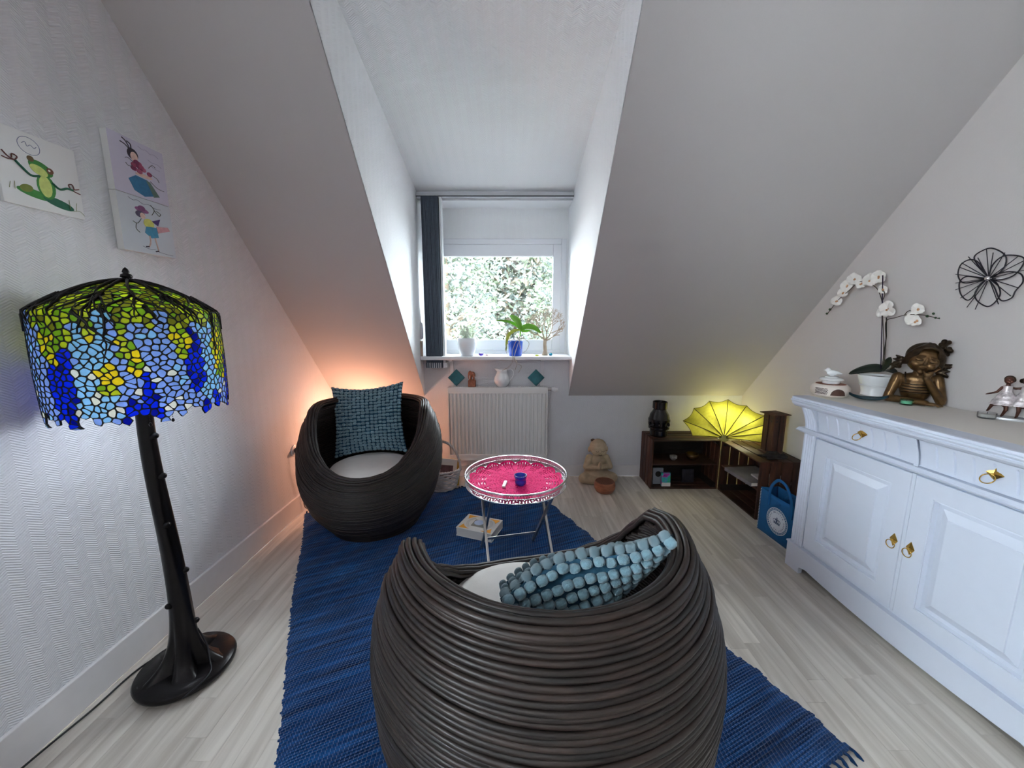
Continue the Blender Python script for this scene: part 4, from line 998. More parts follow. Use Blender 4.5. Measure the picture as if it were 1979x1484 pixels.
# ------------------------------------------------------------------ crates
def crate(lab, loc, rot, w, h, d):
    t = thing('wooden_crate', lab, 'crate', loc, rot, 'dark stained slatted crates in the corner'); th = .011; rr_ = random.Random(int(w*1000+d*100+rot*10))
    def b(name, x0, x1, y0, y1, z0, z1, m='crateH'):
        m_ = MB(); m_.bb(x0, x1, y0, y1, z0, z1); return obj(name, m_, M[m], t, bevel=.0012)
    n = 4; gp = .010
    sw_ = (d-(n-1)*gp)/n
    for k in range(n):
        y0 = k*(sw_+gp); j = rr_.uniform(-.002, .002)
        b('slat', 0, th, y0, y0+sw_, 0, h, 'crate'); b('slat', w-th, w, y0, y0+sw_, 0, h, 'crate')
        b('slat', th+.001, w-th-.001, y0, y0+sw_, h-th, h+j); b('slat', th+.001, w-th-.001, y0, y0+sw_, 0, th)
    n = 5; gq = .0015; hw = (h-(n-1)*gq)/n
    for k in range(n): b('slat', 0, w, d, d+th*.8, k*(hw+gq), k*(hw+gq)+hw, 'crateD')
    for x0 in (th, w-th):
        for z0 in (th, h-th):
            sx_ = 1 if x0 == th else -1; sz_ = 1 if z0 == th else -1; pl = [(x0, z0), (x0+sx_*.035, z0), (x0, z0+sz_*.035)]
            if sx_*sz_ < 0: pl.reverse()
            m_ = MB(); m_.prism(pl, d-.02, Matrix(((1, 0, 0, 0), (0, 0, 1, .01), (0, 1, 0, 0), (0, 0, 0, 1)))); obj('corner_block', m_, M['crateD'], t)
    b('shelf', th, w-th, .012, d, h*.5-.006, h*.5+.006, 'crateH'); return t
CH = .412
crA = crate('dark slatted wooden crate against the back wall with the black vase on top', (1.122, 2.957, 0), 0, .545, CH, .255)
crB = crate('dark slatted wooden crate against the right wall holding large books', (1.669, 2.9558, 0), -PI/2, .49, CH, .295)
# contents of crate A
t = tag(obj('vase', (lambda m: m.lathe([(0, 0), (.062, 0), (.070, .01), (.070, .05), (.066, .055), (.082, .065), (.082, .08), (.070, .085), (.072, .12), (.086, .125), (.086, .142), (.080, .15), (.074, .18), (.052, .215), (.050, .225), (.058, .232), (.058, .285), (.052, .287), (.046, .24), (0, .20)], 40))(MB()), M['black'], None, smooth=True, angle=35, loc=(1.212, 3.085, CH+.002)), 'squat black ribbed vase on the left end of the crate top', 'vase')
for k in range(10):
    a = 2*PI*k/10; m_ = MB(); m_.ell((.078*math.cos(a), .078*math.sin(a), .103), (.010, .010, .016), 8, 6); obj('boss', m_, M['black'], t, smooth=True)
zA = CH*.5+.0065
t = thing('singing_bowl', 'small brass bowl on the upper shelf of the crate under the vase', 'bowl', (1.50, 3.07, zA)); m_ = MB(); m_.lathe([(0, 0), (.025, 0), (.045, .02), (.052, .05), (.048, .05), (.04, .022), (0, .006)], 28); obj('bowl', m_, M['bronze'], t, smooth=True)
t = thing('shell_dish', 'tiny patterned dish on the upper shelf left of the brass bowl', 'dish', (1.335, 3.05, zA)); m_ = MB(); m_.lathe([(0, 0), (.014, 0), (.028, .018), (.030, .038), (.026, .038), (0, .006)], 20); obj('bowl', m_, mat('patterned_dish', srgb(150, 146, 140), .4, var=.5, vscale=90), t, smooth=True)
def card(name, lab, cat, x, y, w, h, dpt, m, lean=-6, rz=0, z=.0115):
    t = thing(name, lab, cat, (x, y, z), 0, rot=(math.radians(lean), 0, rz)); m_ = MB(); m_.bb(-w/2, w/2, 0, dpt, .0, h); obj('cover', m_, m, t, bevel=.0008); return t
rainbow = newmat('rainbow_print'); rm_, nt_, P_ = rainbow
nz = nt_.nodes.new('ShaderNodeTexNoise'); nz.inputs['Scale'].default_value = 16; tc = nt_.nodes.new('ShaderNodeTexCoord'); nt_.links.new(tc.outputs['Object'], nz.inputs['Vector']); cr = nt_.nodes.new('ShaderNodeValToRGB')
cr.color_ramp.elements[0].position = .3; cr.color_ramp.elements[0].color = (*srgb(40, 30, 110), 1); cr.color_ramp.elements[1].position = .7; cr.color_ramp.elements[1].color = (*srgb(240, 200, 60), 1)
for q, c_ in ((.40, (190, 40, 160)), (.5, (30, 170, 190)), (.6, (60, 180, 90))): e = cr.color_ramp.elements.new(q); e.color = (*srgb(*c_), 1)
nt_.links.new(nz.outputs['Fac'], cr.inputs[0]); nt_.links.new(cr.outputs[0], P_.inputs['Base Color'])
t = card('card_box', 'grey card deck box with a dark disc on the lower shelf of the left crate', 'box', 1.213, 3.03, .085, .135, .02, mat('grey_card', srgb(150, 156, 166), .7), -4)
m_ = MB(); m_.prism([(.024*math.cos(2*PI*k/24), .085+.024*math.sin(2*PI*k/24)) for k in range(24)], .001, Matrix(((1, 0, 0, 0), (0, 0, -1, 0), (0, 1, 0, 0), (0, 0, 0, 1)))); obj('disc_print', m_, M['blackmat'], t)
t = card('card_box', 'colourful rainbow card box with white foot on the lower shelf of the left crate', 'box', 1.262, 2.985, .072, .112, .022, rm_, -5)
m_ = MB(); m_.bb(-.036, .036, -.0008, .0, .0, .030); obj('label_band', m_, M['paper'], t)
t = card('card_box', 'dark card box with a small picture deep on the lower shelf of the left crate', 'box', 1.475, 3.06, .10, .115, .02, mat('dark_card', srgb(38, 34, 44), .5, var=.9, vscale=22), -5)
# books in crate B: they stick out over the front edge
zB = CH*.5+.0065
def bk_(lab, loc, rz, w, l, h, cov, grp='books in the right crate'):
    t = thing('book', lab, 'book', loc, rz, grp); m_ = MB(); m_.bb(0, w, 0, l, 0, .002); m_.bb(0, w, 0, l, h-.002, h); m_.bb(0, .003, 0, l, .002, h-.002); obj('cover', m_, cov, t, bevel=.0005)
    m_ = MB(); m_.bb(.003, w-.003, .003, l-.003, .002, h-.002); obj('pages', m_, M['paper'], t); return t
gcov = mat('grey_photo_cover', srgb(118, 116, 122), .4, var=.35, vscale=9); cw = mat('pale_cover', srgb(190, 188, 192), .5, var=.1)
bk_('large grey-covered book sticking out of the right crate', (1.660, 2.53, zB), math.radians(4), .25, .30, .026, gcov)
bk_('smaller pale book lying on the large grey book in the right crate', (1.735, 2.50, zB+.0265), math.radians(-3), .19, .17, .012, cw)
# driftwood, tower, sheet
p = at(1492, 878, z=CH+.03); t = thing('driftwood', 'small black gnarled root piece on the right crate in front of the wooden lantern tower', 'ornament', (1.785, 2.515, CH+.003))
m_ = MB(); r = random.Random(9)
for k in range(16): a = Vector((r.uniform(-.06, .07), r.uniform(-.02, .05), r.uniform(.012, .04))); m_.ell(a, (r.uniform(.018, .04), r.uniform(.014, .024), r.uniform(.010, .020)), 10, 6)
for k in range(6): a = Vector((r.uniform(-.05, .04), r.uniform(-.02, .04), .02)); m_.cap(a, a+Vector((r.uniform(-.06, .07), r.uniform(-.03, .03), r.uniform(.0, .03))), .012, .005)
organic('root', m_, M['drift'], t, .0035, 1)
t = thing('lantern_tower', 'tall square dark wooden incense tower with a flat cap on the right crate', 'incense holder', (1.862, 2.655, CH+.003), math.radians(10)); wt_ = M['crate']
m_ = MB(); m_.bb(-.055, .055, -.055, .055, 0, .015); obj('base', m_, wt_, t, bevel=.002)
for sx_, sy_, hx, hy in ((0, -1, .047, .004), (0, 1, .047, .004), (-1, 0, .004, .047), (1, 0, .004, .047)):
    cx_, cy_ = sx_*.043, sy_*.043
    if sx_ == 0:
        m_ = MB(); m_.bb(-.047, -.006, cy_-.004, cy_+.004, .015, .285); m_.bb(.006, .047, cy_-.004, cy_+.004, .015, .285)
    else:
        m_ = MB(); m_.bb(cx_-.004, cx_+.004, -.039, -.006, .015, .285); m_.bb(cx_-.004, cx_+.004, .006, .039, .015, .285)
    o = obj('side', m_, wt_, t, bevel=.0015)
    for q in (-1, 1):
        for zz in (.24, .265):
            m_ = MB(); A = Vector((q*.026, sy_*.0475, zz)) if sx_ == 0 else Vector((sx_*.0475, q*.022, zz)); m_.ell(A, (.006, .001, .007) if sx_ == 0 else (.001, .006, .007), 8, 6); obj('hole', m_, M['blackmat'], o)
m_ = MB(); m_.bb(-.040, .040, -.040, .040, .016, .284); obj('core', m_, M['crateD'], t)
m_ = MB(); m_.bb(-.066, .066, -.066, .066, .286, .292); m_.add([(-.066, -.066, .292), (.066, -.066, .292), (.066, .066, .292), (-.066, .066, .292), (-.03, -.03, .303), (.03, -.03, .303), (.03, .03, .303), (-.03, .03, .303)], [(0, 1, 5, 4), (1, 2, 6, 5), (2, 3, 7, 6), (3, 0, 4, 7), (4, 5, 6, 7)]); obj('cap', m_, wt_, t, bevel=.001)
# ------------------------------------------------------------------ yellow shell lamp
HUB = Vector((1.655, 2.905, CH+.035))
sh_t = thing('shell_lamp', 'glowing yellow scalloped shell-shaped lamp with dark ribs in the corner on the crates', 'lamp', HUB)
rim_px = [(1338, 842, 2.98), (1320, 813, 3.05), (1341, 789, 3.08), (1371, 775, 3.08), (1407, 772, 3.06), (1443, 784, 3.0), (1480, 803, 2.90), (1490, 818, 2.80), (1487, 838, 2.76), (1478, 856, 2.72)]
rim = [at(a, b, y=c_)-HUB for a, b, c_ in rim_px]
for v in rim: v.z = max(v.z, -.028); v.x = min(v.x, xr(2.9)-.03-HUB.x)
yel = translucent('yellow_resin', tuple(x*.5 for x in srgb(226, 222, 96)), .8, .4)
nrm_ = Vector((-.45, -.85, .35)).normalized()
def shellp(u, v, side):
    k = u*(len(rim)-1); i = min(int(k), len(rim)-2); f = k-i; e = rim[i].lerp(rim[i+1], f)
    sc = 1-.055*math.sin(PI*f); e = e*(sc if v > .5 else 1); p = e*(1-(1-sc)*0)*v if True else e
    b = .085*math.sin(PI*min(1, v**.8))*(1+.12*math.sin(PI*f)) * math.sin(PI*min(1, max(0, (k+1.0)/(len(rim)+1))))**.5
    q = p+nrm_*b*side*(1 if side > 0 else .75); q.x = min(q.x, xr(3.0)-.02-HUB.x); q.y = min(q.y, YB-.02-HUB.y); q.z = max(q.z, -.031); return q
m_ = MB(); m_.grid(lambda u, v: shellp(u, v, 1), 90, 24); m_.grid(lambda u, v: shellp(u, v, -1), 90, 24); obj('shade', m_, yel, sh_t, smooth=True)
for i in range(len(rim)):
    u = i/(len(rim)-1); m_ = MB(); m_.tube([shellp(u, v/16, 1)+nrm_*.002 for v in range(1, 17)], .0028, 6); obj('rib', m_, mat('rib_brown', srgb(66, 60, 20), .6) if i == 0 else bpy.data.materials['rib_brown'], sh_t, smooth=True)
m_ = MB(); m_.tube([shellp(u/90, 1, 1) for u in range(91)], .0022, 5); obj('edge_wire', m_, bpy.data.materials['rib_brown'], sh_t, smooth=True)
m_ = MB(); Rn = nrm_.to_track_quat('Z', 'Y').to_matrix(); m_.lathe([(0, .0), (.034, .0), (.036, .004), (.03, .010), (0, .012)], 24, nrm_*.012+Vector((0, 0, .004)), R=Rn); obj('hub', m_, mat('hub_olive', srgb(150, 146, 70), .6), sh_t, smooth=True, angle=40)
light('shell_bulb_light', 'POINT', HUB+Vector((.02, .085, .13)), 1.6, (1.0, .96, .62), .03)
light('shell_bulb_light', 'POINT', HUB+Vector((.14, -.01, .10)), 1.2, (1.0, .96, .62), .03)
light('shell_glow_light', 'POINT', Vector((1.78, 3.10, .56)), .8, (1.0, .93, .42), .05)

# ------------------------------------------------------------------ sideboard
SA = math.radians(-87.3); SB0 = Vector((1.543, 1.990, 0))
sb = thing('sideboard', 'white painted country sideboard with brass ring pulls along the right wall', 'sideboard', SB0, SA)
SM = Matrix.Translation(SB0) @ Matrix.Rotation(SA, 4, 'Z')
SL, SD = 1.12, .462
wm = mat('white_lacquer', srgb(218, 226, 242), .33, var=.01, coat=.1); M['sb'] = wm
XZ = Matrix(((1, 0, 0, 0), (0, 0, 1, 0), (0, 1, 0, 0), (0, 0, 0, 1)))     # prism drawn in x,z and pushed along +y
def skirt(x):
    if x < .095 or x > SL-.095: return 0
    q = (x-.095)/(SL-.19); e = min(q, 1-q)
    return .034+.018*min(1, e*26)-.026*math.sin(PI*q)**.8*1.0 if e > 0 else .034
xs = [0, .094]+[.0951+(SL-.19)*k/44 for k in range(45)]+[SL-.094, SL]
pl = [(x, max(0, skirt(x))) for x in xs]+[(SL, .138), (0, .138)]
m_ = MB(); k = len(xs)
vv = [(x, 0, max(0, skirt(x))) for x in xs]+[(x, 0, .138) for x in xs]; vv += [(a, .022, c_) for a, b, c_ in vv]
fs = [(i, i+1, k+i+1, k+i) for i in range(k-1)]+[(2*k+i+1, 2*k+i, 3*k+i, 3*k+i+1) for i in range(k-1)]+[(i+1, i, 2*k+i, 2*k+i+1) for i in range(k-1)]+[(k+i, k+i+1, 3*k+i+1, 3*k+i) for i in range(k-1)]+[(0, k, 3*k, 2*k), (k-1, 3*k-1, 4*k-1, 2*k-1)]
m_.add(vv, fs); m_.bb(0, .02, .022, SD, 0, .138); m_.bb(SL-.02, SL, .022, SD, 0, .138)
m_.bb(-.004, SL+.004, -.004, SD, .138, .146); obj('plinth', m_, M['sb'], sb, bevel=.003)
m_ = MB(); m_.bb(.012, SL-.012, .020, SD, .146, .905); obj('carcass', m_, M['sb'], sb, bevel=.002)
for x0 in (.016, SL-.016-.074):
    m_ = MB(); n = 60; P_ = []
    for i in range(n+1):
        u = i/n; x = x0+.074*u; g = 0
        for c_ in (.2, .4, .6, .8):
            d = abs(u-c_)/.075
            if d < 1: g = .006*math.cos(d*PI/2)
        P_.append((x, .006+g))
    vv = [(x, y, .148) for x, y in P_]+[(x, y, .77) for x, y in P_]; fs = [(i, i+1, n+2+i, n+1+i) for i in range(n)]
    vv += [(x0, .021, .148), (x0, .021, .77), (x0+.074, .021, .148), (x0+.074, .021, .77)]; b = 2*n+2
    fs += [(b, 0, n+1, b+1), (n, b+2, b+3, 2*n+1)]; m_.add(vv, fs); obj('pilaster', m_, M['sb'], sb)
    m_ = MB(); vv = []; K2 = 12
    for j in range(K2+1):
        q = j/K2; z = .792+.113*q; yo = .010-.034*(1-math.cos(q*PI/2))-.004
        vv += [(x, y+yo-.006, z) for x, y in P_]
    fs = [(j*(n+1)+i, j*(n+1)+i+1, (j+1)*(n+1)+i+1, (j+1)*(n+1)+i) for j in range(K2) for i in range(n)]
    for xx in (x0, x0+.074):
        b = len(vv); side = []
        for j in range(K2+1):
            q = j/K2; z = .792+.113*q; yo = .010-.034*(1-math.cos(q*PI/2))-.004; side += [(xx, yo, z), (xx, .022, z)]
        vv += side; fs += [(b+2*j, b+2*j+1, b+2*j+3, b+2*j+2) for j in range(K2)]
    m_.add(vv, fs); obj('capital', m_, M['sb'], sb)
def run_profile(name, prof, x0, x1, mat_, par):     # profile in (y,z) closed, run along x
    m_ = MB(); m_.prism([(p[0], p[1]) for p in prof], x1-x0, Matrix(((0, 0, 1, x0), (1, 0, 0, 0), (0, 1, 0, 0), (0, 0, 0, 1)))); return obj(name, m_, mat_, par, bevel=.0008)
run_profile('waist_moulding', [(.03, .766), (.002, .766), (-.006, .772), (-.020, .776), (-.022, .782), (-.014, .786), (-.006, .792), (.03, .792)], -.012, SL+.012, M['sb'], sb)
run_profile('cornice', [(.05, .903), (-.022, .903), (-.030, .908), (-.040, .918), (-.043, .926), (-.040, .929), (-.048, .932), (-.052, .938), (-.048, .943), (-.042, .944), (-.044, .948), (-.044, .955), (-.036, .957), (.05, .957)], -.034, SL+.034, M['sb'], sb)
m_ = MB(); m_.bb(-.034, SL+.034, .05, SD+.008, .925, .9572); obj('top_board', m_, mat('warm_lit_top', srgb(234, 229, 222), .45), sb, bevel=.002)  # warmer than the front: the light on the top put into its colour
# doors
def raised(x0, x1, z0, z1, loops, y):
    m_ = MB(); vv = []
    for (d, h) in loops: vv += [(x0+d, y+h, z0+d), (x1-d, y+h, z0+d), (x1-d, y+h, z1-d), (x0+d, y+h, z1-d)]
    fs = [(4*i+k, 4*i+(k+1) % 4, 4*i+4+(k+1) % 4, 4*i+4+k) for i in range(len(loops)-1) for k in range(4)]+[tuple(4*(len(loops)-1)+k for k in range(4))]
    m_.add(vv, fs); return m_
LP = [(0, .022), (0, .002), (.002, 0), (.068, 0), (.070, .003), (.074, .001), (.078, .016), (.085, .0185), (.091, .017), (.122, .003), (.1235, -.001), (.125, -.0012)]
brass = M['gold']
def ring_pull(par, cx_, cz, y, R_=.017, tilt=0, drop=.020, ph=.021, pw=.024, diag=False):
    m_ = MB()
    vv = [(0, 0, ph), (pw, 0, 0), (0, 0, -ph), (-pw, 0, 0), (0, -.006, 0)]; m_.add([(cx_+a, y+b-.0015, cz+c_) for a, b, c_ in vv]+[(cx_+a, y, cz+c_) for a, b, c_ in vv[:4]],
        [(0, 4, 1), (1, 4, 2), (2, 4, 3), (3, 4, 0), (0, 1, 6, 5), (1, 2, 7, 6), (2, 3, 8, 7), (3, 0, 5, 8)]); h = obj('handle', m_, brass, par)
    m_ = MB(); m_.ell((cx_, y-.009, cz-.001), (.005, .007, .005), 10, 6)
    Rt_ = Matrix.Rotation(tilt, 3, 'X'); P_ = []
    for k in range(28):
        a = 2*PI*k/28; v = Rt_ @ Vector((math.sin(a)*R_, 0, -R_+math.cos(a)*R_)); P_.append(v+Vector((cx_, y-.013, cz-.001)))
    m_.tube(P_, .0017, 7, closed=True); obj('ring', m_, brass, h, smooth=True)
d1 = obj('door', raised(.096, .552, .166, .758, LP, .004), M['sb'], sb); d1['label'] = 'far door with raised panel'
d2 = obj('door', raised(.568, 1.024, .166, .758, LP, .004), M['sb'], sb); d2['label'] = 'near door with raised panel'
ring_pull(d1, .528, .462, .004, ph=.028, pw=.016); ring_pull(d2, .592, .462, .004, ph=.028, pw=.016)
def drawer(x0, x1):
    m_ = MB(); n = 14; yo = lambda q: .012-.026*(1-math.cos(q*PI/2))-.003
    nxx = 90; w = x1-x0; g = [w*(k+1)/8 for k in range(7)]
    def P_(u, v):
        x = w*u; z = .798+.103*v; y = yo((z-.792)/.113)
        for k, c_ in enumerate(g):
            hh = (.12, .86) if k != 3 else (.62, .86)
            if hh[0] < v < hh[1]:
                d = abs(x-c_)/.0036
                if d < 1: y += .0062*(1-d)
        return Vector((x0+x, y, z))
    m_.grid(P_, 380, n)
    m_.bb(x0, x1, .012, .022, .798, .900)
    return obj('drawer', m_, M['sb'], sb)
for (x0, x1, cx_) in ((.100, .548, .335), (.572, 1.020, .795)):
    d = drawer(x0, x1); ring_pull(d, cx_, .856, -.001, R_=.018, tilt=math.radians(-38), ph=.020, pw=.024)
m_ = MB(); vv = []
for j in range(11):
    q = j/10; z = .792+.113*q; y = .010-.026*(1-math.cos(q*PI/2))-.006; vv += [(.5525, y, z), (.5680, y, z)]
m_.add(vv, [(2*j, 2*j+1, 2*j+3, 2*j+2) for j in range(10)]); obj('divider', m_, M['sb'], sb, solid=.003)
m_ = MB(); m_.bb(.5535, .5665, .006, .02, .166, .76); obj('door_post', m_, M['sb'], sb)

TZ = .9575
def on_top(px, py, dx=0, dy=0): v = at(px, py, z=TZ); return Vector((v.x+dx, v.y+dy, TZ))
toCam = lambda v: math.atan2(-v.x, v.y)*1.0      # rotation that turns local -y towards the camera
def face(v): return math.atan2(v.x, -v.y)+PI if False else math.atan2(-v.x, v.y)
# oil burner
p = on_top(1604, 766, .012, .02); t = thing('oil_burner', 'pierced white ceramic oil burner with a bird lid at the sideboard\'s far end', 'oil burner', p, face(p))
bm2 = mat('bisque_ceramic', srgb(228, 218, 208), .6); m_ = MB(); m_.lathe([(0, 0), (.066, 0), (.078, .008), (.085, .028), (.083, .050), (.068, .064), (.060, .065), (.060, .058), (.070, .046), (.072, .02), (.06, .008), (0, .006)], 48); bo = obj('body', m_, bm2, t, smooth=True, angle=50)
m_ = MB(); m_.lathe([(0, .062), (.064, .062), (.064, .0655), (0, .0655)], 36); obj('rim_glaze', m_, wd, t)
m_ = MB(); m_.lathe([(.034, .066), (.038, .07), (.040, .082), (.034, .084), (0, .084)], 32); obj('neck', m_, M['ceramic'], t, smooth=True, angle=50)
m_ = MB(); m_.lathe([(.0, .085), (.052, .086), (.053, .090), (.046, .096), (.030, .099), (.030, .104), (.012, .106), (0, .107)], 36); obj('lid', m_, M['ceramic'], t, smooth=True, angle=60)
m_ = MB(); m_.ell((0, 0, .122), (.024, .013, .015)); m_.ell((-.018, 0, .137), (.012, .011, .012)); m_.cap((-.028, 0, .136), (-.037, 0, .134), .004, .0015); m_.cap((.018, 0, .124), (.040, 0, .120), .010, .003); m_.ell((0, 0, .110), (.010, .008, .008)); organic('bird', m_, M['ceramic'], t, .0022, 2)
brown = mat('brown_glaze', srgb(70, 40, 30), .4); m_ = MB()
def on_wall(a, z): r = .0856-.0005*abs((z-.032)/.02)**2*2-(.0028 if z > .046 else 0); return Vector((math.sin(a)*r, -math.cos(a)*r, z))
vv = []; 
for j in range(7):
    for i in range(15):
        a = .62*(i/14*2-1)*.62+.42; w_ = math.sqrt(max(0, 1-(i/14*2-1)**2)); z = .012+.034*w_*(j/6)+.002; v = on_wall(a, z); v *= 1; v.z = z; vv.append(v*1.0+Vector((math.sin(a), -math.cos(a), 0))*.0012)
m_.add(vv, [(j*15+i, j*15+i+1, (j+1)*15+i+1, (j+1)*15+i) for j in range(6) for i in range(14)]); obj('opening', m_, brown, t, smooth=True)
m_ = MB()
for i in range(9):
    for j in range(5):
        a = -.75+i*.075+(j % 2)*.037; v = on_wall(a, .020+j*.0065); m_.ell(v, .0024, 6, 4)
for i in range(7):
    a = .18+i*.08; z = .012+.034*math.sqrt(max(0, 1-((a-.42)/.40)**2))-.006; m_.ell(on_wall(a, z)+Vector((math.sin(a), -math.cos(a), 0))*.001, .0016, 6, 4)
o = obj('piercing', m_, brown, t); o['kind'] = 'stuff'
# white orchid
p = on_top(1688, 764); pass; PD = (p-Vector((0, 0, HC))); dep = PD.y*math.cos(PITCH)-PD.z*math.sin(PITCH)
t = thing('white_orchid', 'artificial white orchid with two arching sprays in a white pot behind the bronze bust', 'plant', p); OW = Vector(p)
Q = lambda px, py, dd=0: at(px, py, x=p.x+.02+dd)-OW
m_ = MB(); m_.lathe([(0, 0), (.052, 0), (.056, .004), (.054, .02), (.060, .05), (.066, .056), (.062, .06), (.066, .065), (.074, .095), (.076, .108), (.070, .110), (.066, .09), (.04, .02), (0, .02)], 40); obj('pot', m_, M['ceramic'], t, smooth=True, angle=50)
m_ = MB(); m_.lathe([(0, .098), (.070, .098)], 24); obj('moss', m_, M['drift'], t)
dm = mat('dark_stake', srgb(44, 30, 62), .5)
m_ = MB(); m_.tube([Q(1702, 718), Q(1705, 609), Q(1706, 532)], .0026, 6); obj('stake', m_, dm, t, smooth=True)
m_ = MB(); m_.tube([Q(1704, 716, .01), Q(1713, 650, .01), Q(1713, 614, .01)], .0024, 6); obj('stake', m_, M['leafd'], t, smooth=True)
stm = mat('flower_stalk', srgb(66, 52, 40), .5)
for P_ in (((1706, 715), (1708, 660), (1705, 600), (1704, 580), (1695, 558), (1680, 548), (1660, 545), (1640, 562), (1620, 580), (1600, 605)), ((1708, 715), (1712, 660), (1712, 622), (1730, 614), (1755, 608), (1785, 609), (1816, 616)), ((1748, 609), (1754, 602), (1763, 599)), ((1705, 582), (1710, 570), (1708, 562))):
    m_ = MB(); m_.tube(smooth_path([Q(a, b) for a, b in P_]), .0019, 6); obj('flower_stalk', m_, stm, t, smooth=True)
for (a, b, c_, l) in ((1604, 598, .009, 0), (1598, 606, .008, 0), (1792, 611, .008, 0), (1804, 606, .007, 0), (1808, 614, .006, 0), (1815, 615, .004, 0)):
    m_ = MB(); m_.ell(Q(a, b), (c_*.9, c_*.7, c_*.75), 10, 6, R=Matrix.Rotation(.6, 3, 'Y')); obj('bud', m_, mat('green_bud', srgb(44, 76, 44), .5) if 'green_bud' not in bpy.data.materials else bpy.data.materials['green_bud'], t, smooth=True)
FACE = Vector((-.6, -.5, .75)).normalized()
leaf([Q(1706, 716), Q(1690, 713, -.01), Q(1665, 716, -.02), Q(1640, 722, -.03)], .032, M['leafd'], t)
leaf([Q(1706, 716), Q(1715, 704, -.01), Q(1722, 690, -.02)], .020, M['leafd'], t); leaf([Q(1706, 718), Q(1720, 716, -.03), Q(1733, 722, -.05)], .018, M['leafd'], t)
def petalmesh():
    m_ = MB(); m_.grid(lambda u, v: Vector(((u-.5)*.034*math.sin(PI*min(1, .06+v*.9))**.55, -.004*math.sin(PI*u)-.006*v*v, v*.030)), 6, 6); return m_
pm = obj('petal', petalmesh(), M['petal'], None, smooth=True); pdata = pm.data; bpy.data.objects.remove(pm)
r = random.Random(31)
for (a, b, sc_) in ((1650, 540, 1.25), (1636, 552, 1.1), (1664, 548, .9), (1682, 540, 1.25), (1696, 535, 1.2), (1628, 566, 1.0), (1616, 582, 1.05), (1704, 560, .85), (1716, 596, 1.35), (1706, 602, 1.0), (1772, 598, .95), (1762, 616, 1.0), (1770, 620, .8)):
    c_ = Q(a, b, r.uniform(-.012, .005)); tilt_ = Euler((r.uniform(-.5, .4), r.uniform(-.3, .3), face(p)+r.uniform(-.6, .6))); Rm = tilt_.to_matrix()
    m_ = MB(); m_.ell((0, -.006, 0), (.005, .007, .006), 8, 6, R=Rm); m_.ell(Rm @ Vector((0, -.010, -.006)), (.004, .005, .005), 8, 6)
    f0 = obj('flower', m_, M['petalc'], t, smooth=True, loc=c_)
    for k in range(5):
        o = bpy.data.objects.new('petal', pdata); COL.objects.link(o); o.parent = f0
        w_ = 1.25 if k in (1, 4) else .95
        o.matrix_local = (Rm.to_4x4() @ Matrix.Rotation(2*PI*k/5, 4, 'Y') @ Matrix.Rotation(r.uniform(-.15, .25), 4, 'X') @ Matrix.Diagonal((w_*sc_, sc_, sc_*(.85 if k in (1, 4) else 1), 1)))
# teal dish
p = on_top(1677, 774, .0, .0); t = tag(obj('leaf_dish', (lambda m: m.grid(lambda u, v: Vector(((u-.5)*.145, (v-.5)*.08*math.sin(PI*max(.0, min(1, u)))**.7, .004+.020*((abs(v-.5)*2)**2*.5+(abs(u-.5)*2)**3)+.001)), 30, 14))(MB()), mat('petrol_glaze', srgb(10, 50, 62), .25, var=.4, vscale=30), None, smooth=True, solid=.004, loc=p), 'dark petrol leaf-shaped dish in front of the white orchid pot', 'dish'); t.rotation_euler = (0, 0, face(p)+.1)
# tealights
def tealight(px, py, lab, r_, h, gm, dx=0):
    p = on_top(px, py, dx, .0); t = thing('tealight_glass', lab, 'candle holder', p+Vector((0, 0, .0005)), 0, 'glass tealight holders on the sideboard')
    m_ = MB(); m_.lathe([(0, 0), (r_*.92, 0), (r_, .003), (r_, h), (r_-.003, h), (r_-.003, .006), (0, .005)], 36); obj('glass', m_, gm, t, smooth=True, angle=40)
    m_ = MB(); m_.lathe([(0, .0062), (r_-.0045, .0062), (r_-.0045, h*.72), (0, h*.72)], 30); obj('wax', m_, M['wax'], t, smooth=True, angle=40)
    m_ = MB(); m_.tube([(0, 0, h*.72), (.0005, 0, h*.72+.008)], .0009, 6); obj('wick', m_, M['drift'], t)
gg = mat('green_glass', (.45, .86, .66), .05, trans=1.0, ior=1.45)
tealight(1751, 782, 'green glass tealight in front of the bronze bust', .0235, .026, gg)
tealight(1906, 808, 'clear glass tealight beside the two dancing girls', .0265, .024, M['clear'])

# ------------------------------------------------------------------ bronze bust
p = on_top(1764, 779); pass; t = thing('bust', 'bronze bust of a dreaming girl resting her cheek on her hand on the sideboard', 'bust', p, face(p))
m_ = MB()
m_.ell((0, .010, .075), (.058, .040, .075)); m_.ell((0, .012, .115), (.068, .036, .034)); m_.cap((0, .008, .13), (.006, -.002, .165), .022, .021)
for s in (-1, 1): m_.cap((s*.066, .010, .122), (s*.089, -.010, .030), .023, .018)
m_.cap((-.090, -.014, .018), (.040, -.058, .015), .019, .013); m_.ell((.058, -.064, .012), (.022, .014, .009))                       # arm lying on the table
for k in range(4): m_.cap((.068+.002*k, -.052-.007*k, .012), (.094-.004*k, -.060-.008*k, .008), .0055, .0042)
m_.cap((.088, -.014, .020), (.030, -.050, .128), .018, .0125)                                                                        # forearm up to the cheek
m_.ell((.036, -.052, .146), (.013, .012, .020), R=Matrix.Rotation(.6, 3, 'Y'))
for k in range(4): m_.cap((.040, -.046+.007*k, .152), (.068-.003*k, -.040+.008*k, .176+.003*k), .0058, .0042)
m_.cap((.026, -.056, .142), (.018, -.064, .162), .006, .0045)
organic('body', m_, M['bronze'], t, .0026, 2)
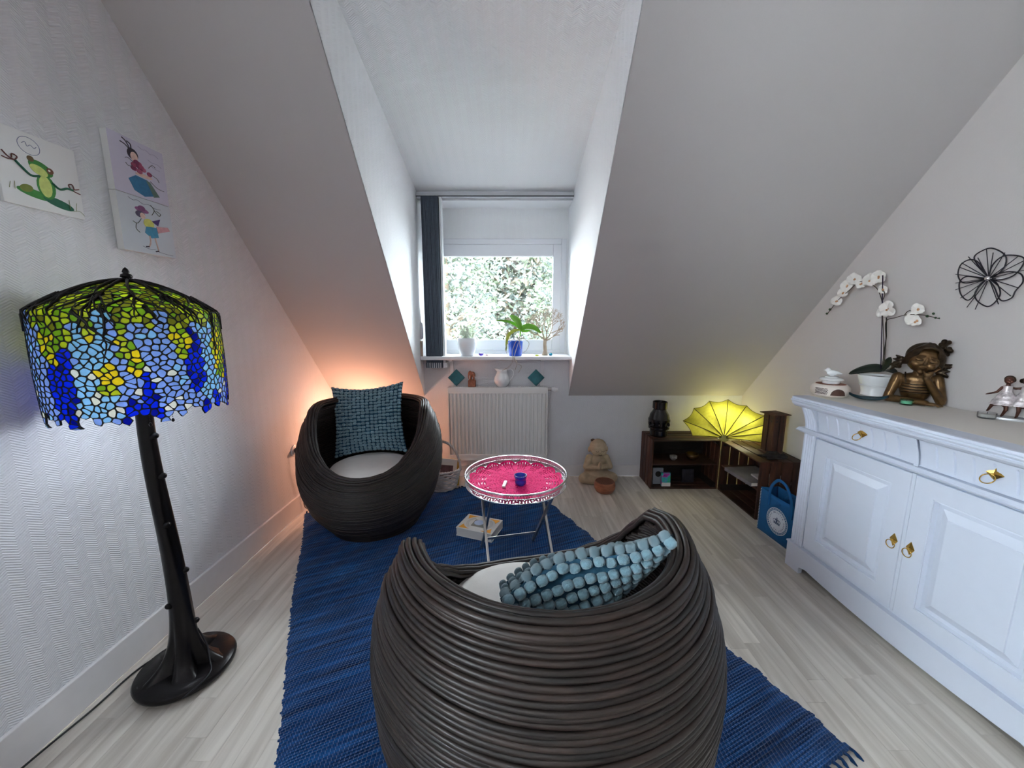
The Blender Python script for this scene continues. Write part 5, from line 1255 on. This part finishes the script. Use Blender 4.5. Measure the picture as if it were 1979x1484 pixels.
HT = Matrix.Translation((.012, -.012, .215)) @ Euler((math.radians(8), math.radians(12), math.radians(10))).to_matrix().to_4x4(); H3 = HT.to_3x3(); h_ = lambda *a: HT @ Vector(a)
m_ = MB(); m_.ell(h_(0, 0, 0), (.060, .058, .062), 24, 16, R=H3); m_.ell(h_(0, -.012, -.030), (.044, .043, .032), 20, 12, R=H3)
for s in (-1, 1): m_.ell(h_(s*.024, -.040, -.020), (.021, .018, .018), R=H3); m_.ell(h_(s*.024, -.054, .004), (.015, .006, .007), R=H3); m_.cap(h_(s*.012, -.057, .021), h_(s*.038, -.048, .016), .0028, .0022)
m_.ell(h_(0, -.060, -.010), (.0075, .009, .0075), R=H3); m_.cap(h_(0, -.055, .012), h_(0, -.060, -.006), .005, .0055); m_.ell(h_(0, -.054, -.031), (.011, .007, .0045), R=H3); m_.ell(h_(0, -.053, -.037), (.009, .007, .0045), R=H3); m_.ell(h_(0, -.046, -.052), (.013, .012, .010), R=H3)
organic('head', m_, M['bronze'], t, .0022, 2)
m_ = MB(); m_.ell(h_(0, .020, .014), (.066, .054, .061), 24, 16, R=H3); r = random.Random(3)
cut = []
for k in range(26):      # combed strands framing the forehead
    a = -1.25+2.5*k/25; A = h_(.006*a, .0, .076); B = h_(math.sin(a)*.060, -.040*math.cos(a)-.010, .050*math.cos(a*.8)+.012*(1-abs(a)/1.25)); C_ = h_(math.sin(a)*.070, -.030*math.cos(a)+.004, -.010-.030*abs(math.sin(a)))
    if abs(a) > .45: m_.tube(smooth_path([A, B, C_], 5), [.0055]*11, 7)
    else: m_.tube(smooth_path([A, B], 5), [.005]*6, 7)
for s in (-1, 1):
    for k in range(17):
        c_ = h_(s*(.066+.012*r.random()), .010+.022*(r.random()-.5), -.012-.052*r.random()); d = Vector((s*r.uniform(.2, 1), r.uniform(-.6, .6), r.uniform(-1, .3))).normalized()*r.uniform(.014, .032); m_.cap(c_, c_+d, .0095, .004, 8)
organic('hair', m_, M['bronzeD'], t, .0028, 1)
m_ = MB()
for k in range(22):
    c_ = h_(.030+.020*r.random()+.02*(k > 12), .005+.03*(r.random()-.5), .066+.030*r.random()-(.03 if k > 12 else 0)); m_.ell(c_, r.uniform(.007, .012), 8, 6)
organic('flower_wreath', m_, M['bronzeD'], t, .0024, 1)
for s in (-1, 1):
    m_ = MB(); m_.tube([h_(s*(.011+.026*k/6), -.0605+.012*(k/6)**2, .003-.0045*math.sin(PI*k/6)) for k in range(7)], .0016, 5); obj('eyelid', m_, M['bronzeD'], t, smooth=True)
m_ = MB()
for z in (.055, .068, .081, .094): m_.tube([(.056*math.sin(a)*(1-.1*(z-.055)/.04), .010-.043*math.cos(a), z) for a in [(-1.2+2.4*k/14) for k in range(15)]], .0028, 6)
for s in (-1, 1): m_.tube([(s*.034, -.026, .100), (s*.040, -.020, .125), (s*.042, .0, .148)], .003, 6)
obj('ruffled_top', m_, M['bronzeD'], t, smooth=True)

# ------------------------------------------------------------------ two dancing girls
p = on_top(1952, 811); pass; t = thing('dancers_figurine', 'bronze figurine of two girls in frilly white dresses on the sideboard near the frame edge', 'figurine', p, face(p)+.15)
dress = mat('silvered_dress', srgb(206, 198, 200), .35, var=.35, vscale=70, bump=.0016, bscale=120, metal=.3); skin = mat('brown_bronze', srgb(96, 62, 50), .4, .4, var=.3, vscale=50)
m_ = MB(); m_.lathe([(0, 0), (.060, 0), (.062, .004), (.058, .010), (0, .010)], 36, sx=1.25, sy=.6); obj('base', m_, M['alu'], t, smooth=True, angle=40)
for gi, (ox, sg) in enumerate(((-.022, -1), (.024, 1))):
    b0 = MB()
    if gi == 0: legs = (((.004, 0, .062), (.006, -.002, .038), (.000, .004, .014)), ((-.010, 0, .064), (-.030, .010, .052), (-.037, .012, .030)))
    else: legs = (((-.010, 0, .062), (-.008, -.002, .038), (-.010, .002, .014)), ((.010, 0, .062), (.012, -.002, .038), (.014, .002, .014)))
    for L_ in legs:
        a, k_, f = [Vector((ox+q[0], q[1], q[2])) for q in L_]; b0.cap(a, k_, .0075, .006, 8); b0.cap(k_, f, .006, .004, 8); b0.cap(f, f+Vector((-.004, -.012, -.002)), .0045, .003, 8)
    b0.cap((ox, 0, .06), (ox, 0, .13), .011, .010, 8); b0.cap((ox, 0, .13), (ox, 0, .145), .006, .006, 8); b0.ell((ox, -.001, .158), (.0135, .0135, .0155), 12, 8)
    if gi == 0: arms = (((-.014, 0, .128), (-.026, -.006, .108), (-.046, -.010, .100)), ((.012, .004, .128), (.022, .008, .125), (.034, .006, .130)))
    else: arms = (((-.012, .006, .128), (-.024, .010, .126), (-.034, .008, .128)), ((.014, 0, .128), (.024, -.006, .108), (.030, -.012, .092)))
    for L_ in arms:
        a, k_, f = [Vector((ox+q[0], q[1], q[2])) for q in L_]; b0.cap(a, k_, .0050, .0042, 8); b0.cap(k_, f, .0042, .0032, 8); b0.cap(f, f+(f-k_).normalized()*.008, .0034, .002, 8)
    b0.ell((ox, -.0155, .156), (.0022, .003, .0026), 8, 6); b0.ell((ox, -.0130, .1495), (.0042, .002, .0014), 8, 6)
    organic('girl', b0, skin, t, .0014, 1)
    for e_ in (-1, 1): m_ = MB(); m_.ell((ox+e_*.0052, -.0138, .1605), (.0022, .001, .0013), 8, 6); obj('eye', m_, M['blackmat'], t, smooth=True)
    m_ = MB(); m_.ell((ox+.002, .006, .163), (.0155, .014, .014), 12, 8); m_.ell((ox-.011*sg, .014, .158), (.009, .008, .010), 10, 6); organic('hair', m_, M['bronzeD'], t, .0018, 1)
    m_ = MB()
    def dr(u, v):
        a = u*2*PI; z = .136-.078*v; w_ = (.012+.004*v if v < .3 else .013+.024*((v-.3)/.7)**.8); w_ *= 1+.14*math.sin(a*7+v*5+gi)*max(0, v-.3)+.05*math.sin(v*26)*(v > .3)
        return Vector((ox+w_*math.cos(a), w_*.8*math.sin(a), z))
    m_.grid(dr, 42, 20); obj('dress', m_, dress, t, smooth=True, solid=.0012)

# ------------------------------------------------------------------ wire flower on the right wall
fc = at(1912, 538, x=xr(1.64)-.030); t = thing('wire_flower', 'black wire flower with a silver ball centre hanging on the right wall', 'wall ornament', fc, 0, rot=(0, 0, -PI/2+.05))
wm2 = mat('black_wire', srgb(26, 24, 36), .45); FS = .0022
def fpt(dx, dy, off=.0): v = at(1912+dx, 538+dy, x=xr(1.64)-.030)-fc; return Vector((-v.y, v.x-off, v.z))
petals = [((0, 0), (-12, -14), (-28, -40), (-10, -55), (8, -58), (30, -44), (28, -22), (10, -4)), ((0, 0), (8, -26), (30, -44), (62, -42), (66, -30), (50, -8), (26, 2), (6, 2)), ((0, 0), (30, -12), (60, -10), (66, 6), (52, 24), (44, 38), (24, 42), (12, 16)),
          ((0, 0), (14, 10), (20, 30), (8, 48), (-6, 54), (-24, 42), (-26, 26), (-10, 6)), ((0, 0), (-16, 12), (-28, 34), (-40, 42), (-52, 30), (-54, 8), (-40, -4), (-14, 0)), ((0, 0), (-22, 6), (-46, 8), (-55, -6), (-50, -26), (-34, -36), (-18, -32), (-4, -10))]
for i, pp in enumerate(petals):
    m_ = MB(); P_ = [fpt(a, b, .004*(i % 3)) for a, b in pp]; P_.append(P_[0]); m_.tube(smooth_path(P_, 6), .0026, 6); obj('petal_wire', m_, wm2, t, smooth=True)
for i, (a, b) in enumerate(((-5, -58), (8, -50), (-38, -42), (-50, -30), (-56, -22), (-62, -8), (-62, 9), (-62, 22), (-54, 38), (-42, 56), (-26, 60), (18, 50), (14, 42), (40, 34), (54, 18), (66, -16), (64, -34), (56, -44), (30, -50), (-20, -40))):
    m_ = MB(); m_.tube([fpt(0, 0, .002), fpt(a, b, .001*(i % 4))], .0016, 5); obj('stamen_wire', m_, wm2, t, smooth=True)
m_ = MB(); m_.ell((0, -.006, 0), .011, 16, 10); obj('centre_ball', m_, M['silver'], t, smooth=True)
m_ = MB(); m_.tube([(0, 0, 0), (0, .029, .0)], .002, 6); obj('hook', m_, wm2, t)

# ------------------------------------------------------------------ blue felt bag
B0, B1 = at(1463, 1019, z=0), at(1524, 1064, z=0); bv = (B1-B0); bw = .345; bv.normalize(); ba = math.atan2(bv.y, bv.x); BH = .285; BD = .115
t = thing('felt_bag', 'blue felt tote bag with a round white crown emblem between crate and sideboard', 'bag', (B0.x, B0.y, 0), ba); 
def flat(name, pts, th, mt, par, y=0, z0=0): m_ = MB(); m_.prism(pts, th, Matrix(((1, 0, 0, 0), (0, 0, -1, y), (0, 1, 0, z0), (0, 0, 0, 1)))); return obj(name, m_, mt, par)
def bagwall(yf, sgn):
    m_ = MB(); m_.grid(lambda u, v: Vector((u*bw, yf+sgn*.008*math.sin(PI*u)*v, v*BH*(1-.02*math.sin(PI*u)))), 20, 10); return m_
obj('front_panel', bagwall(0, -1), M['bag'], t, smooth=True, solid=.004); obj('back_panel', bagwall(BD, 1), M['bag'], t, smooth=True, solid=.004)
for x in (0, bw):
    m_ = MB(); m_.grid(lambda u, v: Vector((x+(.012 if x == 0 else -.012)*math.sin(PI*u)*v, u*BD, v*BH)), 10, 8); obj('side_gusset', m_, M['bag'], t, smooth=True, solid=.003)
m_ = MB(); m_.bb(.002, bw-.002, 0, BD, .002, .006); obj('bottom', m_, M['bag'], t)
for yf, hs in ((-.011, 1), (BD-.012, .34)):
    m_ = MB(); P_ = [Vector((.085, yf, .205)), Vector((.085, yf, .26)), Vector((.095, yf+.004*0, .33)), Vector((.135, yf, .385)), Vector((.172, yf, .392)), Vector((.215, yf, .37)), Vector((.250, yf, .31)), Vector((.262, yf, .25)), Vector((.262, yf, .20))]
    P_ = [Vector((q.x, q.y, .205+(q.z-.205)*hs)) for q in P_]
    m_.tube(smooth_path(P_), .0095, 8, flat=.7); obj('handle', m_, M['bag'], t, smooth=True)
m_ = MB()
for k in range(26): m_.box((.004, -.0035, .010+k*.0106), (.007, .0012, .0042), rot=(0, math.radians(-18), 0))
o = obj('stitching', m_, M['bagprint'], t); o['kind'] = 'stuff'
ec = Vector((.168, -.0125, .135)); ER = .083
def ring_mesh(r0, r1, y, n=72, a0=0, a1=2*PI, closed=True):
    m_ = MB(); P_ = []
    for k in range(n+1):
        a = a0+(a1-a0)*k/n; P_ += [(ec.x+r0*math.sin(a), y, ec.z+r0*math.cos(a)), (ec.x+r1*math.sin(a), y, ec.z+r1*math.cos(a))]
    m_.add(P_, [(2*k, 2*k+1, 2*k+3, 2*k+2) for k in range(n)]); return m_
yE = ec.y
m_ = MB(); m_.prism([(ec.x+ER*.80*math.cos(2*PI*k/60), ec.z+ER*.80*math.sin(2*PI*k/60)) for k in range(60)], .001, Matrix(((1, 0, 0, 0), (0, 0, -1, yE), (0, 1, 0, 0), (0, 0, 0, 1)))); em = obj('emblem', m_, M['bagprint'], t)
obj('emblem_rim', ring_mesh(ER*.955, ER, yE-.001), M['bagprint'], em)
m_ = MB(); nm = 34
for k in range(nm):      # meander key border
    for (ra, rb2, fa, fb) in ((.835, .86, 0, .62), (.86, .925, 0, .16), (.90, .925, .16, .62), (.86, .90, .46, .62)):
        a0_, a1_ = 2*PI*(k+fa)/nm, 2*PI*(k+fb)/nm; q = [(ec.x+ER*rr5*math.sin(aa), yE-.001, ec.z+ER*rr5*math.cos(aa)) for rr5, aa in ((ra, a0_), (rb2, a0_), (rb2, a1_), (ra, a1_))]; m_.add(q, [(0, 1, 2, 3)])
o = obj('meander_border', m_, M['bagprint'], em); o['kind'] = 'stuff'
crown = [[(-.5, -.30), (.5, -.30), (.5, -.40), (-.5, -.40)], [(-.5, -.24), (.5, -.24), (.52, -.14), (-.52, -.14)]]
m_ = MB(); S_ = .044
for pl in crown: m_.prism([(ec.x+x*S_*1.1, ec.z+z*S_) for x, z in pl], .001, Matrix(((1, 0, 0, 0), (0, 0, -1, yE-.001), (0, 1, 0, 0), (0, 0, 0, 1))))
for (xc, w_, top) in ((-.42, .26, .32), (.42, .26, .32), (-.15, .17, .36), (.15, .17, .36)):
    m_.tube([(ec.x+S_*1.1*(xc*.75+math.cos(a)*w_), yE-.0015, ec.z+S_*(-.05+math.sin(a)*top)) for a in [PI*k/12 for k in range(13)]], .0014, 5)
m_.tube([(ec.x, yE-.0015, ec.z+S_*-.12), (ec.x, yE-.0015, ec.z+S_*.58)], .0014, 5); m_.tube([(ec.x-S_*.1, yE-.0015, ec.z+S_*.48), (ec.x+S_*.1, yE-.0015, ec.z+S_*.48)], .0014, 5)
obj('crown', m_, M['bagink'], em)
def text_mb(body, size, Mx, mb, align='CENTER'):
    cu_ = bpy.data.curves.new('t', 'FONT'); cu_.body = body; cu_.size = size; cu_.align_x = align; cu_.align_y = 'CENTER'; cu_.resolution_u = 2; cu_.offset = size*.012
    o_ = bpy.data.objects.new('t', cu_); COL.objects.link(o_); dg = bpy.context.evaluated_depsgraph_get(); me = bpy.data.meshes.new_from_object(o_.evaluated_get(dg))
    mb.add([Mx @ v.co for v in me.vertices], [tuple(p_.vertices) for p_ in me.polygons]); bpy.data.objects.remove(o_); bpy.data.meshes.remove(me)
m_ = MB(); word = 'MAJESTA ENERGETIKA CULTURE '
for k, c_ in enumerate(word):
    if c_ == ' ': continue
    a = -.52+2*PI*k/len(word); Mx = Matrix.Translation((ec.x+ER*.66*math.sin(a), yE-.0014, ec.z+ER*.66*math.cos(a))) @ Matrix.Rotation(a, 4, 'Y') @ Matrix.Rotation(PI/2, 4, 'X'); text_mb(c_, .0135, Mx, m_)
obj('lettering', m_, M['bagink'], em)
m_ = MB(); m_.lathe([(0, 0), (.007, 0), (.007, .002), (0, .003)], 14, R=Matrix.Rotation(PI/2, 3, 'X'), c=(.175, -.0125, .245)); obj('snap_button', m_, M['bag'], t)

# ------------------------------------------------------------------ pictures on the left wall
cv = mat('canvas_white', srgb(230, 230, 230), .85, bump=.0003, bscale=600)
def picture(name, lab, y0, y1, z0, z1, th, col, grp=None):
    t = thing(name, lab, 'picture', (XL+.001, y0, z0), 0, grp); m_ = MB(); m_.bb(0, th, 0, y1-y0, 0, z1-z0); obj('canvas', m_, cv, t, bevel=.0015)
    if col is not cv: m_ = MB(); m_.bb(th, th+.0003, 0, y1-y0, 0, z1-z0); obj('printed_face', m_, col, t)
    w_, h_2 = y1-y0, z1-z0; state = {'n': 0}
    def shape(nm, pts, colr, closed=True):
        state['n'] += 1; mm = bpy.data.materials.get('ink_%d_%d_%d' % colr) or mat('ink_%d_%d_%d' % colr, srgb(*colr), .8, var=.12, vscale=80); m_ = MB(); pp = [(a*w_, b*h_2) for a, b in pts]
        ar = sum(pp[i][0]*pp[(i+1) % len(pp)][1]-pp[(i+1) % len(pp)][0]*pp[i][1] for i in range(len(pp)))
        if ar < 0: pp.reverse()
        m_.prism(pp, .0003+.00012*state['n'], Matrix(((0, 0, 1, th), (1, 0, 0, 0), (0, 1, 0, 0), (0, 0, 0, 1)))); return obj(nm, m_, mm, t)
    def line(nm, lines, colr, w):
        mm = bpy.data.materials.get('ink_%d_%d_%d' % colr) or mat('ink_%d_%d_%d' % colr, srgb(*colr), .8, var=.12, vscale=80); m_ = MB(); state['n'] += 1
        for L_ in lines: m_.tube(smooth_path([Vector((th+.0004+.0001*state['n'], a*w_, b*h_2)) for a, b in L_], 5), w, 5)
        return obj(nm, m_, mm, t, smooth=True)
    return t, shape, line
def oval(cx_, cy_, rx, ry, n=18, rot=0): return [(cx_+rx*math.cos(2*PI*k/n)*math.cos(rot)-ry*math.sin(2*PI*k/n)*math.sin(rot), cy_+rx*math.cos(2*PI*k/n)*math.sin(rot)+ry*math.sin(2*PI*k/n)*math.cos(rot)) for k in range(n)]
cvl = mat('canvas_lavender', srgb(206, 202, 220), .85, bump=.0003, bscale=600); cvg = mat('canvas_pale', srgb(206, 212, 220), .85, var=.05, vscale=6, bump=.0003, bscale=600)
t, S, Ln = picture('picture', 'square white picture of a green frog meditating with raised hands', 1.215, 1.435, 1.700, 1.925, .010, cv)
G1, G2, G3, BR = (60, 130, 60), (196, 208, 120), (34, 98, 74), (110, 70, 66)
Ln('stamp_circle', [[(.40+.13*math.cos(a), .83+.11*math.sin(a)) for a in [2*PI*k/14 for k in range(15)]], [(.32, .84), (.36, .87), (.38, .82), (.42, .85), (.46, .82), (.49, .85)]], (120, 128, 160), .0007)
S('frog_leg', oval(.38, .20, .22, .055, rot=-.12), G1); S('frog_leg', oval(.66, .15, .20, .06, rot=-.2), G3); S('frog_foot', oval(.28, .25, .08, .05, rot=.3), (120, 130, 60)); S('frog_body', oval(.53, .34, .115, .17), G1); S('frog_belly', oval(.52, .34, .08, .145), G2)
S('frog_head', oval(.50, .575, .15, .085, rot=-.35), G1); S('frog_face', oval(.47, .54, .11, .06, rot=-.35), G2); S('frog_eye', oval(.39, .665, .040, .038), (110, 90, 60)); S('frog_eye', oval(.61, .575, .045, .042), (110, 70, 50)); S('eye_light', oval(.60, .58, .015, .015), (230, 230, 220))
Ln('frog_arm', [[(.46, .46), (.36, .44), (.26, .52), (.20, .58)], [(.61, .42), (.70, .36), (.80, .40), (.88, .40)]], G3, .0035); Ln('frog_hand', [[(.20, .58), (.13, .60), (.07, .66)], [(.20, .58), (.12, .57), (.06, .58)], [(.20, .58), (.23, .63), (.18, .65), (.17, .60)], [(.86, .40), (.92, .42), (.97, .44)], [(.86, .40), (.93, .38), (.98, .37)], [(.86, .40), (.83, .46), (.88, .48), (.90, .42)]], BR, .0018)
Ln('grass', [[(.08, .20), (.10, .28)], [(.14, .20), (.15, .30)], [(.80, .10), (.80, .24)], [(.88, .10), (.90, .22)], [(.84, .09), (.93, .11), (.99, .06)]], (130, 140, 90), .0007)
t, S, Ln = picture('picture', 'lavender canvas of a drawn girl carrying a large rose bouquet, upper of two', 1.545, 1.775, 1.838, 2.050, .026, cvl, 'two drawn girl canvases')
DK = (60, 54, 66)
Ln('script', [[(.52, .93), (.60, .90), (.66, .92), (.74, .88), (.82, .90), (.90, .86)], [(.68, .76), (.76, .73), (.86, .74), (.94, .70)], [(.72, .66), (.80, .64), (.90, .63)]], (150, 146, 176), .0006)
S('hair', oval(.40, .74, .10, .10), DK); Ln('hair_strand', [[(.36, .80), (.28, .86), (.20, .88)], [(.36, .82), (.30, .92), (.24, .96)], [(.38, .82), (.38, .90), (.32, .93)]], DK, .0022); S('head', oval(.42, .70, .065, .085), (222, 190, 178)); S('skirt', [(.40, .38), (.62, .36), (.70, .10), (.52, .04), (.34, .10), (.26, .28)], (50, 110, 150)); S('skirt_fold', [(.58, .36), (.66, .34), (.82, .12), (.70, .08)], (96, 120, 112)); S('arm', oval(.56, .42, .16, .03), (222, 190, 178))
r = random.Random(8)
for k in range(16): S('rose', oval(.52+r.uniform(-.15, .15), .53+r.uniform(-.08, .09), .05, .042, 9), ((150, 70, 100), (170, 92, 118), (120, 50, 84))[k % 3])
Ln('bouquet_stem', [[(.66, .60), (.74, .68), (.80, .66)], [(.40, .58), (.30, .64), (.24, .62)], [(.68, .50), (.80, .46), (.84, .40)], [(.36, .52), (.28, .50), (.24, .54)], [(.66, .36), (.78, .28), (.92, .26)]], (80, 80, 84), .0010)
t, S, Ln = picture('picture', 'pale canvas of a drawn winged girl in a blue skirt, lower of two', 1.545, 1.775, 1.622, 1.836, .026, cvg, 'two drawn girl canvases')
Ln('script', [[(.20, .95), (.28, .92), (.36, .94), (.46, .90), (.56, .92), (.68, .88), (.80, .89)], [(.34, .12), (.46, .09), (.58, .10)], [(.62, .07), (.76, .05), (.94, .04)]], (80, 80, 104), .0007)
S('hat', oval(.42, .78, .13, .045, rot=-.1), (150, 96, 140)); S('hat_crown', oval(.42, .81, .07, .05), (130, 84, 124)); S('hair', oval(.38, .70, .09, .06), (90, 84, 110)); S('head', oval(.42, .68, .05, .055), (226, 196, 184)); S('blouse', oval(.52, .56, .10, .09), (206, 206, 110)); S('wing', [(.58, .62), (.76, .70), (.70, .56)], (90, 70, 130)); S('skirt', [(.46, .50), (.66, .52), (.68, .34), (.54, .30), (.42, .38)], (70, 140, 176)); S('sash', [(.66, .54), (.90, .58), (.94, .52), (.68, .42)], (212, 160, 166))
Ln('limb', [[(.50, .34), (.50, .22), (.46, .13)], [(.60, .32), (.62, .20), (.64, .08)]], (222, 190, 178), .0026); Ln('shoe', [[(.46, .13), (.40, .12)], [(.64, .08), (.58, .06)]], (70, 66, 80), .0024); Ln('twig', [[(.38, .62), (.30, .52), (.22, .54)], [(.28, .52), (.26, .42), (.32, .36)], [(.60, .74), (.66, .84), (.60, .92)], [(.70, .84), (.78, .80), (.74, .76), (.66, .84)]], (90, 92, 84), .0012)

# ------------------------------------------------------------------ wall socket, salt lamp, basket
p = Vector((XL+.0005, 2.57, .462)); t = thing('wall_socket', 'round pale wall socket with black plug on the left wall beside the far chair', 'socket', p); Rs = Matrix.Rotation(PI/2, 3, 'Y')
m_ = MB(); m_.lathe([(0, .009), (.030, .009), (.038, .006), (.040, 0)], 28, R=Rs); obj('face_plate', m_, M['white'], t, smooth=True, angle=40)
m_ = MB(); m_.lathe([(0, .045), (.012, .045), (.018, .03), (.018, .010), (0, .010)], 18, R=Rs); m_.tube(smooth_path([Vector((.04, 0, -.01)), Vector((.045, 0, -.10)), Vector((.028, .01, -.30)), Vector((.03, .03, -.445)), Vector((.05, .2, -.456)), Vector((.12, .42, -.456)), Vector((.25, .55, -.456))]), .003, 6)
obj('plug', m_, M['cord'], t, smooth=True, angle=40)
t = thing('salt_lamp', 'glowing orange rock lamp hidden in the corner behind the far rattan chair', 'lamp', (-1.24, 3.06, 0)); sm2, nt_, P_ = newmat('salt_rock'); P_.inputs['Base Color'].default_value = (.9, .35, .12, 1); P_.inputs['Emission Color'].default_value = (1, .36, .10, 1); P_.inputs['Emission Strength'].default_value = 2.2; P_.inputs['Roughness'].default_value = .6
rs = random.Random(3); m_ = MB(); m_.ell((0, 0, .16), (.075, .075, .135), 14, 9, fn=lambda q: Vector((q.x*(1+rs.uniform(-.12, .12)), q.y*(1+rs.uniform(-.12, .12)), q.z))); obj('rock', m_, sm2, t)
m_ = MB(); m_.lathe([(0, 0), (.075, 0), (.080, .006), (.078, .028), (0, .03)], 28); obj('base', m_, wd, t, smooth=True, angle=40)
light('salt_lamp_light', 'POINT', (-1.22, 2.97, .56), 9.5, (1.0, .47, .28), .05)
bc = Vector((-.575, 2.975, RZ)); t = thing('wicker_basket', 'white wicker basket with a tall hoop handle holding books beside the far rattan chair', 'basket', bc)
brd = random.Random(6)
for k in range(8):
    z = .012+k*.018; m_ = MB(); m_.tube([((.118+.0045*k)*math.cos(a), (.105+.002*k)*math.sin(a), z+.004*math.sin(a*12+k*PI)) for a in [2*PI*i/72 for i in range(72)]], .009, 6, closed=True); obj('weave', m_, M['wicker'], t, smooth=True)
for k in range(3):
    m_ = MB(); P_ = []
    for i in range(90):
        a = 2*PI*i/90; w_ = .006*Vector((math.cos(a*14+k*2.1), 0, math.sin(a*14+k*2.1))); P_.append((.155*math.cos(a)+w_.x*math.cos(a), .122*math.sin(a)+w_.x*math.sin(a), .162+w_.z))
    m_.tube(P_, .0055, 6, closed=True); obj('rim_strand', m_, M['wicker'], t, smooth=True)
    m_ = MB(); P_ = []
    for i in range(60):
        a = PI*i/59; w_ = .006*math.cos(a*16+k*2.1), .006*math.sin(a*16+k*2.1); P_.append(((.160+w_[0])*math.cos(a), w_[1]-.02, .15+(.245+w_[0])*math.sin(a)))
    m_.tube(P_, .0055, 6); obj('handle_strand', m_, M['wicker'], t, smooth=True)
m_ = MB(); m_.lathe([(0, .004), (.112, .004), (.112, .010), (0, .010)], 32); obj('bottom', m_, M['wicker'], t)
t = thing('book', 'white framed photo book with a dark red picture standing in the wicker basket', 'book', (bc.x+.03, bc.y-.045, RZ+.012), 0, rot=(math.radians(-8), math.radians(6), .08)); m_ = MB(); m_.bb(-.07, .085, 0, .018, 0, .235); obj('cover', m_, M['paper'], t, bevel=.001)
m_ = MB(); m_.bb(-.045, .055, -.0008, 0, .07, .185); obj('picture_print', m_, mat('dark_red_print', srgb(90, 62, 68), .6, var=.6, vscale=24), t)
t = thing('book', 'mustard yellow book standing behind the white one in the wicker basket', 'book', (bc.x+.05, bc.y+.012, RZ+.012), 0, rot=(math.radians(-6), math.radians(5), .05)); m_ = MB(); m_.bb(-.07, .088, 0, .02, 0, .215); obj('cover', m_, mat('mustard_cover', srgb(176, 140, 30), .6), t, bevel=.001)
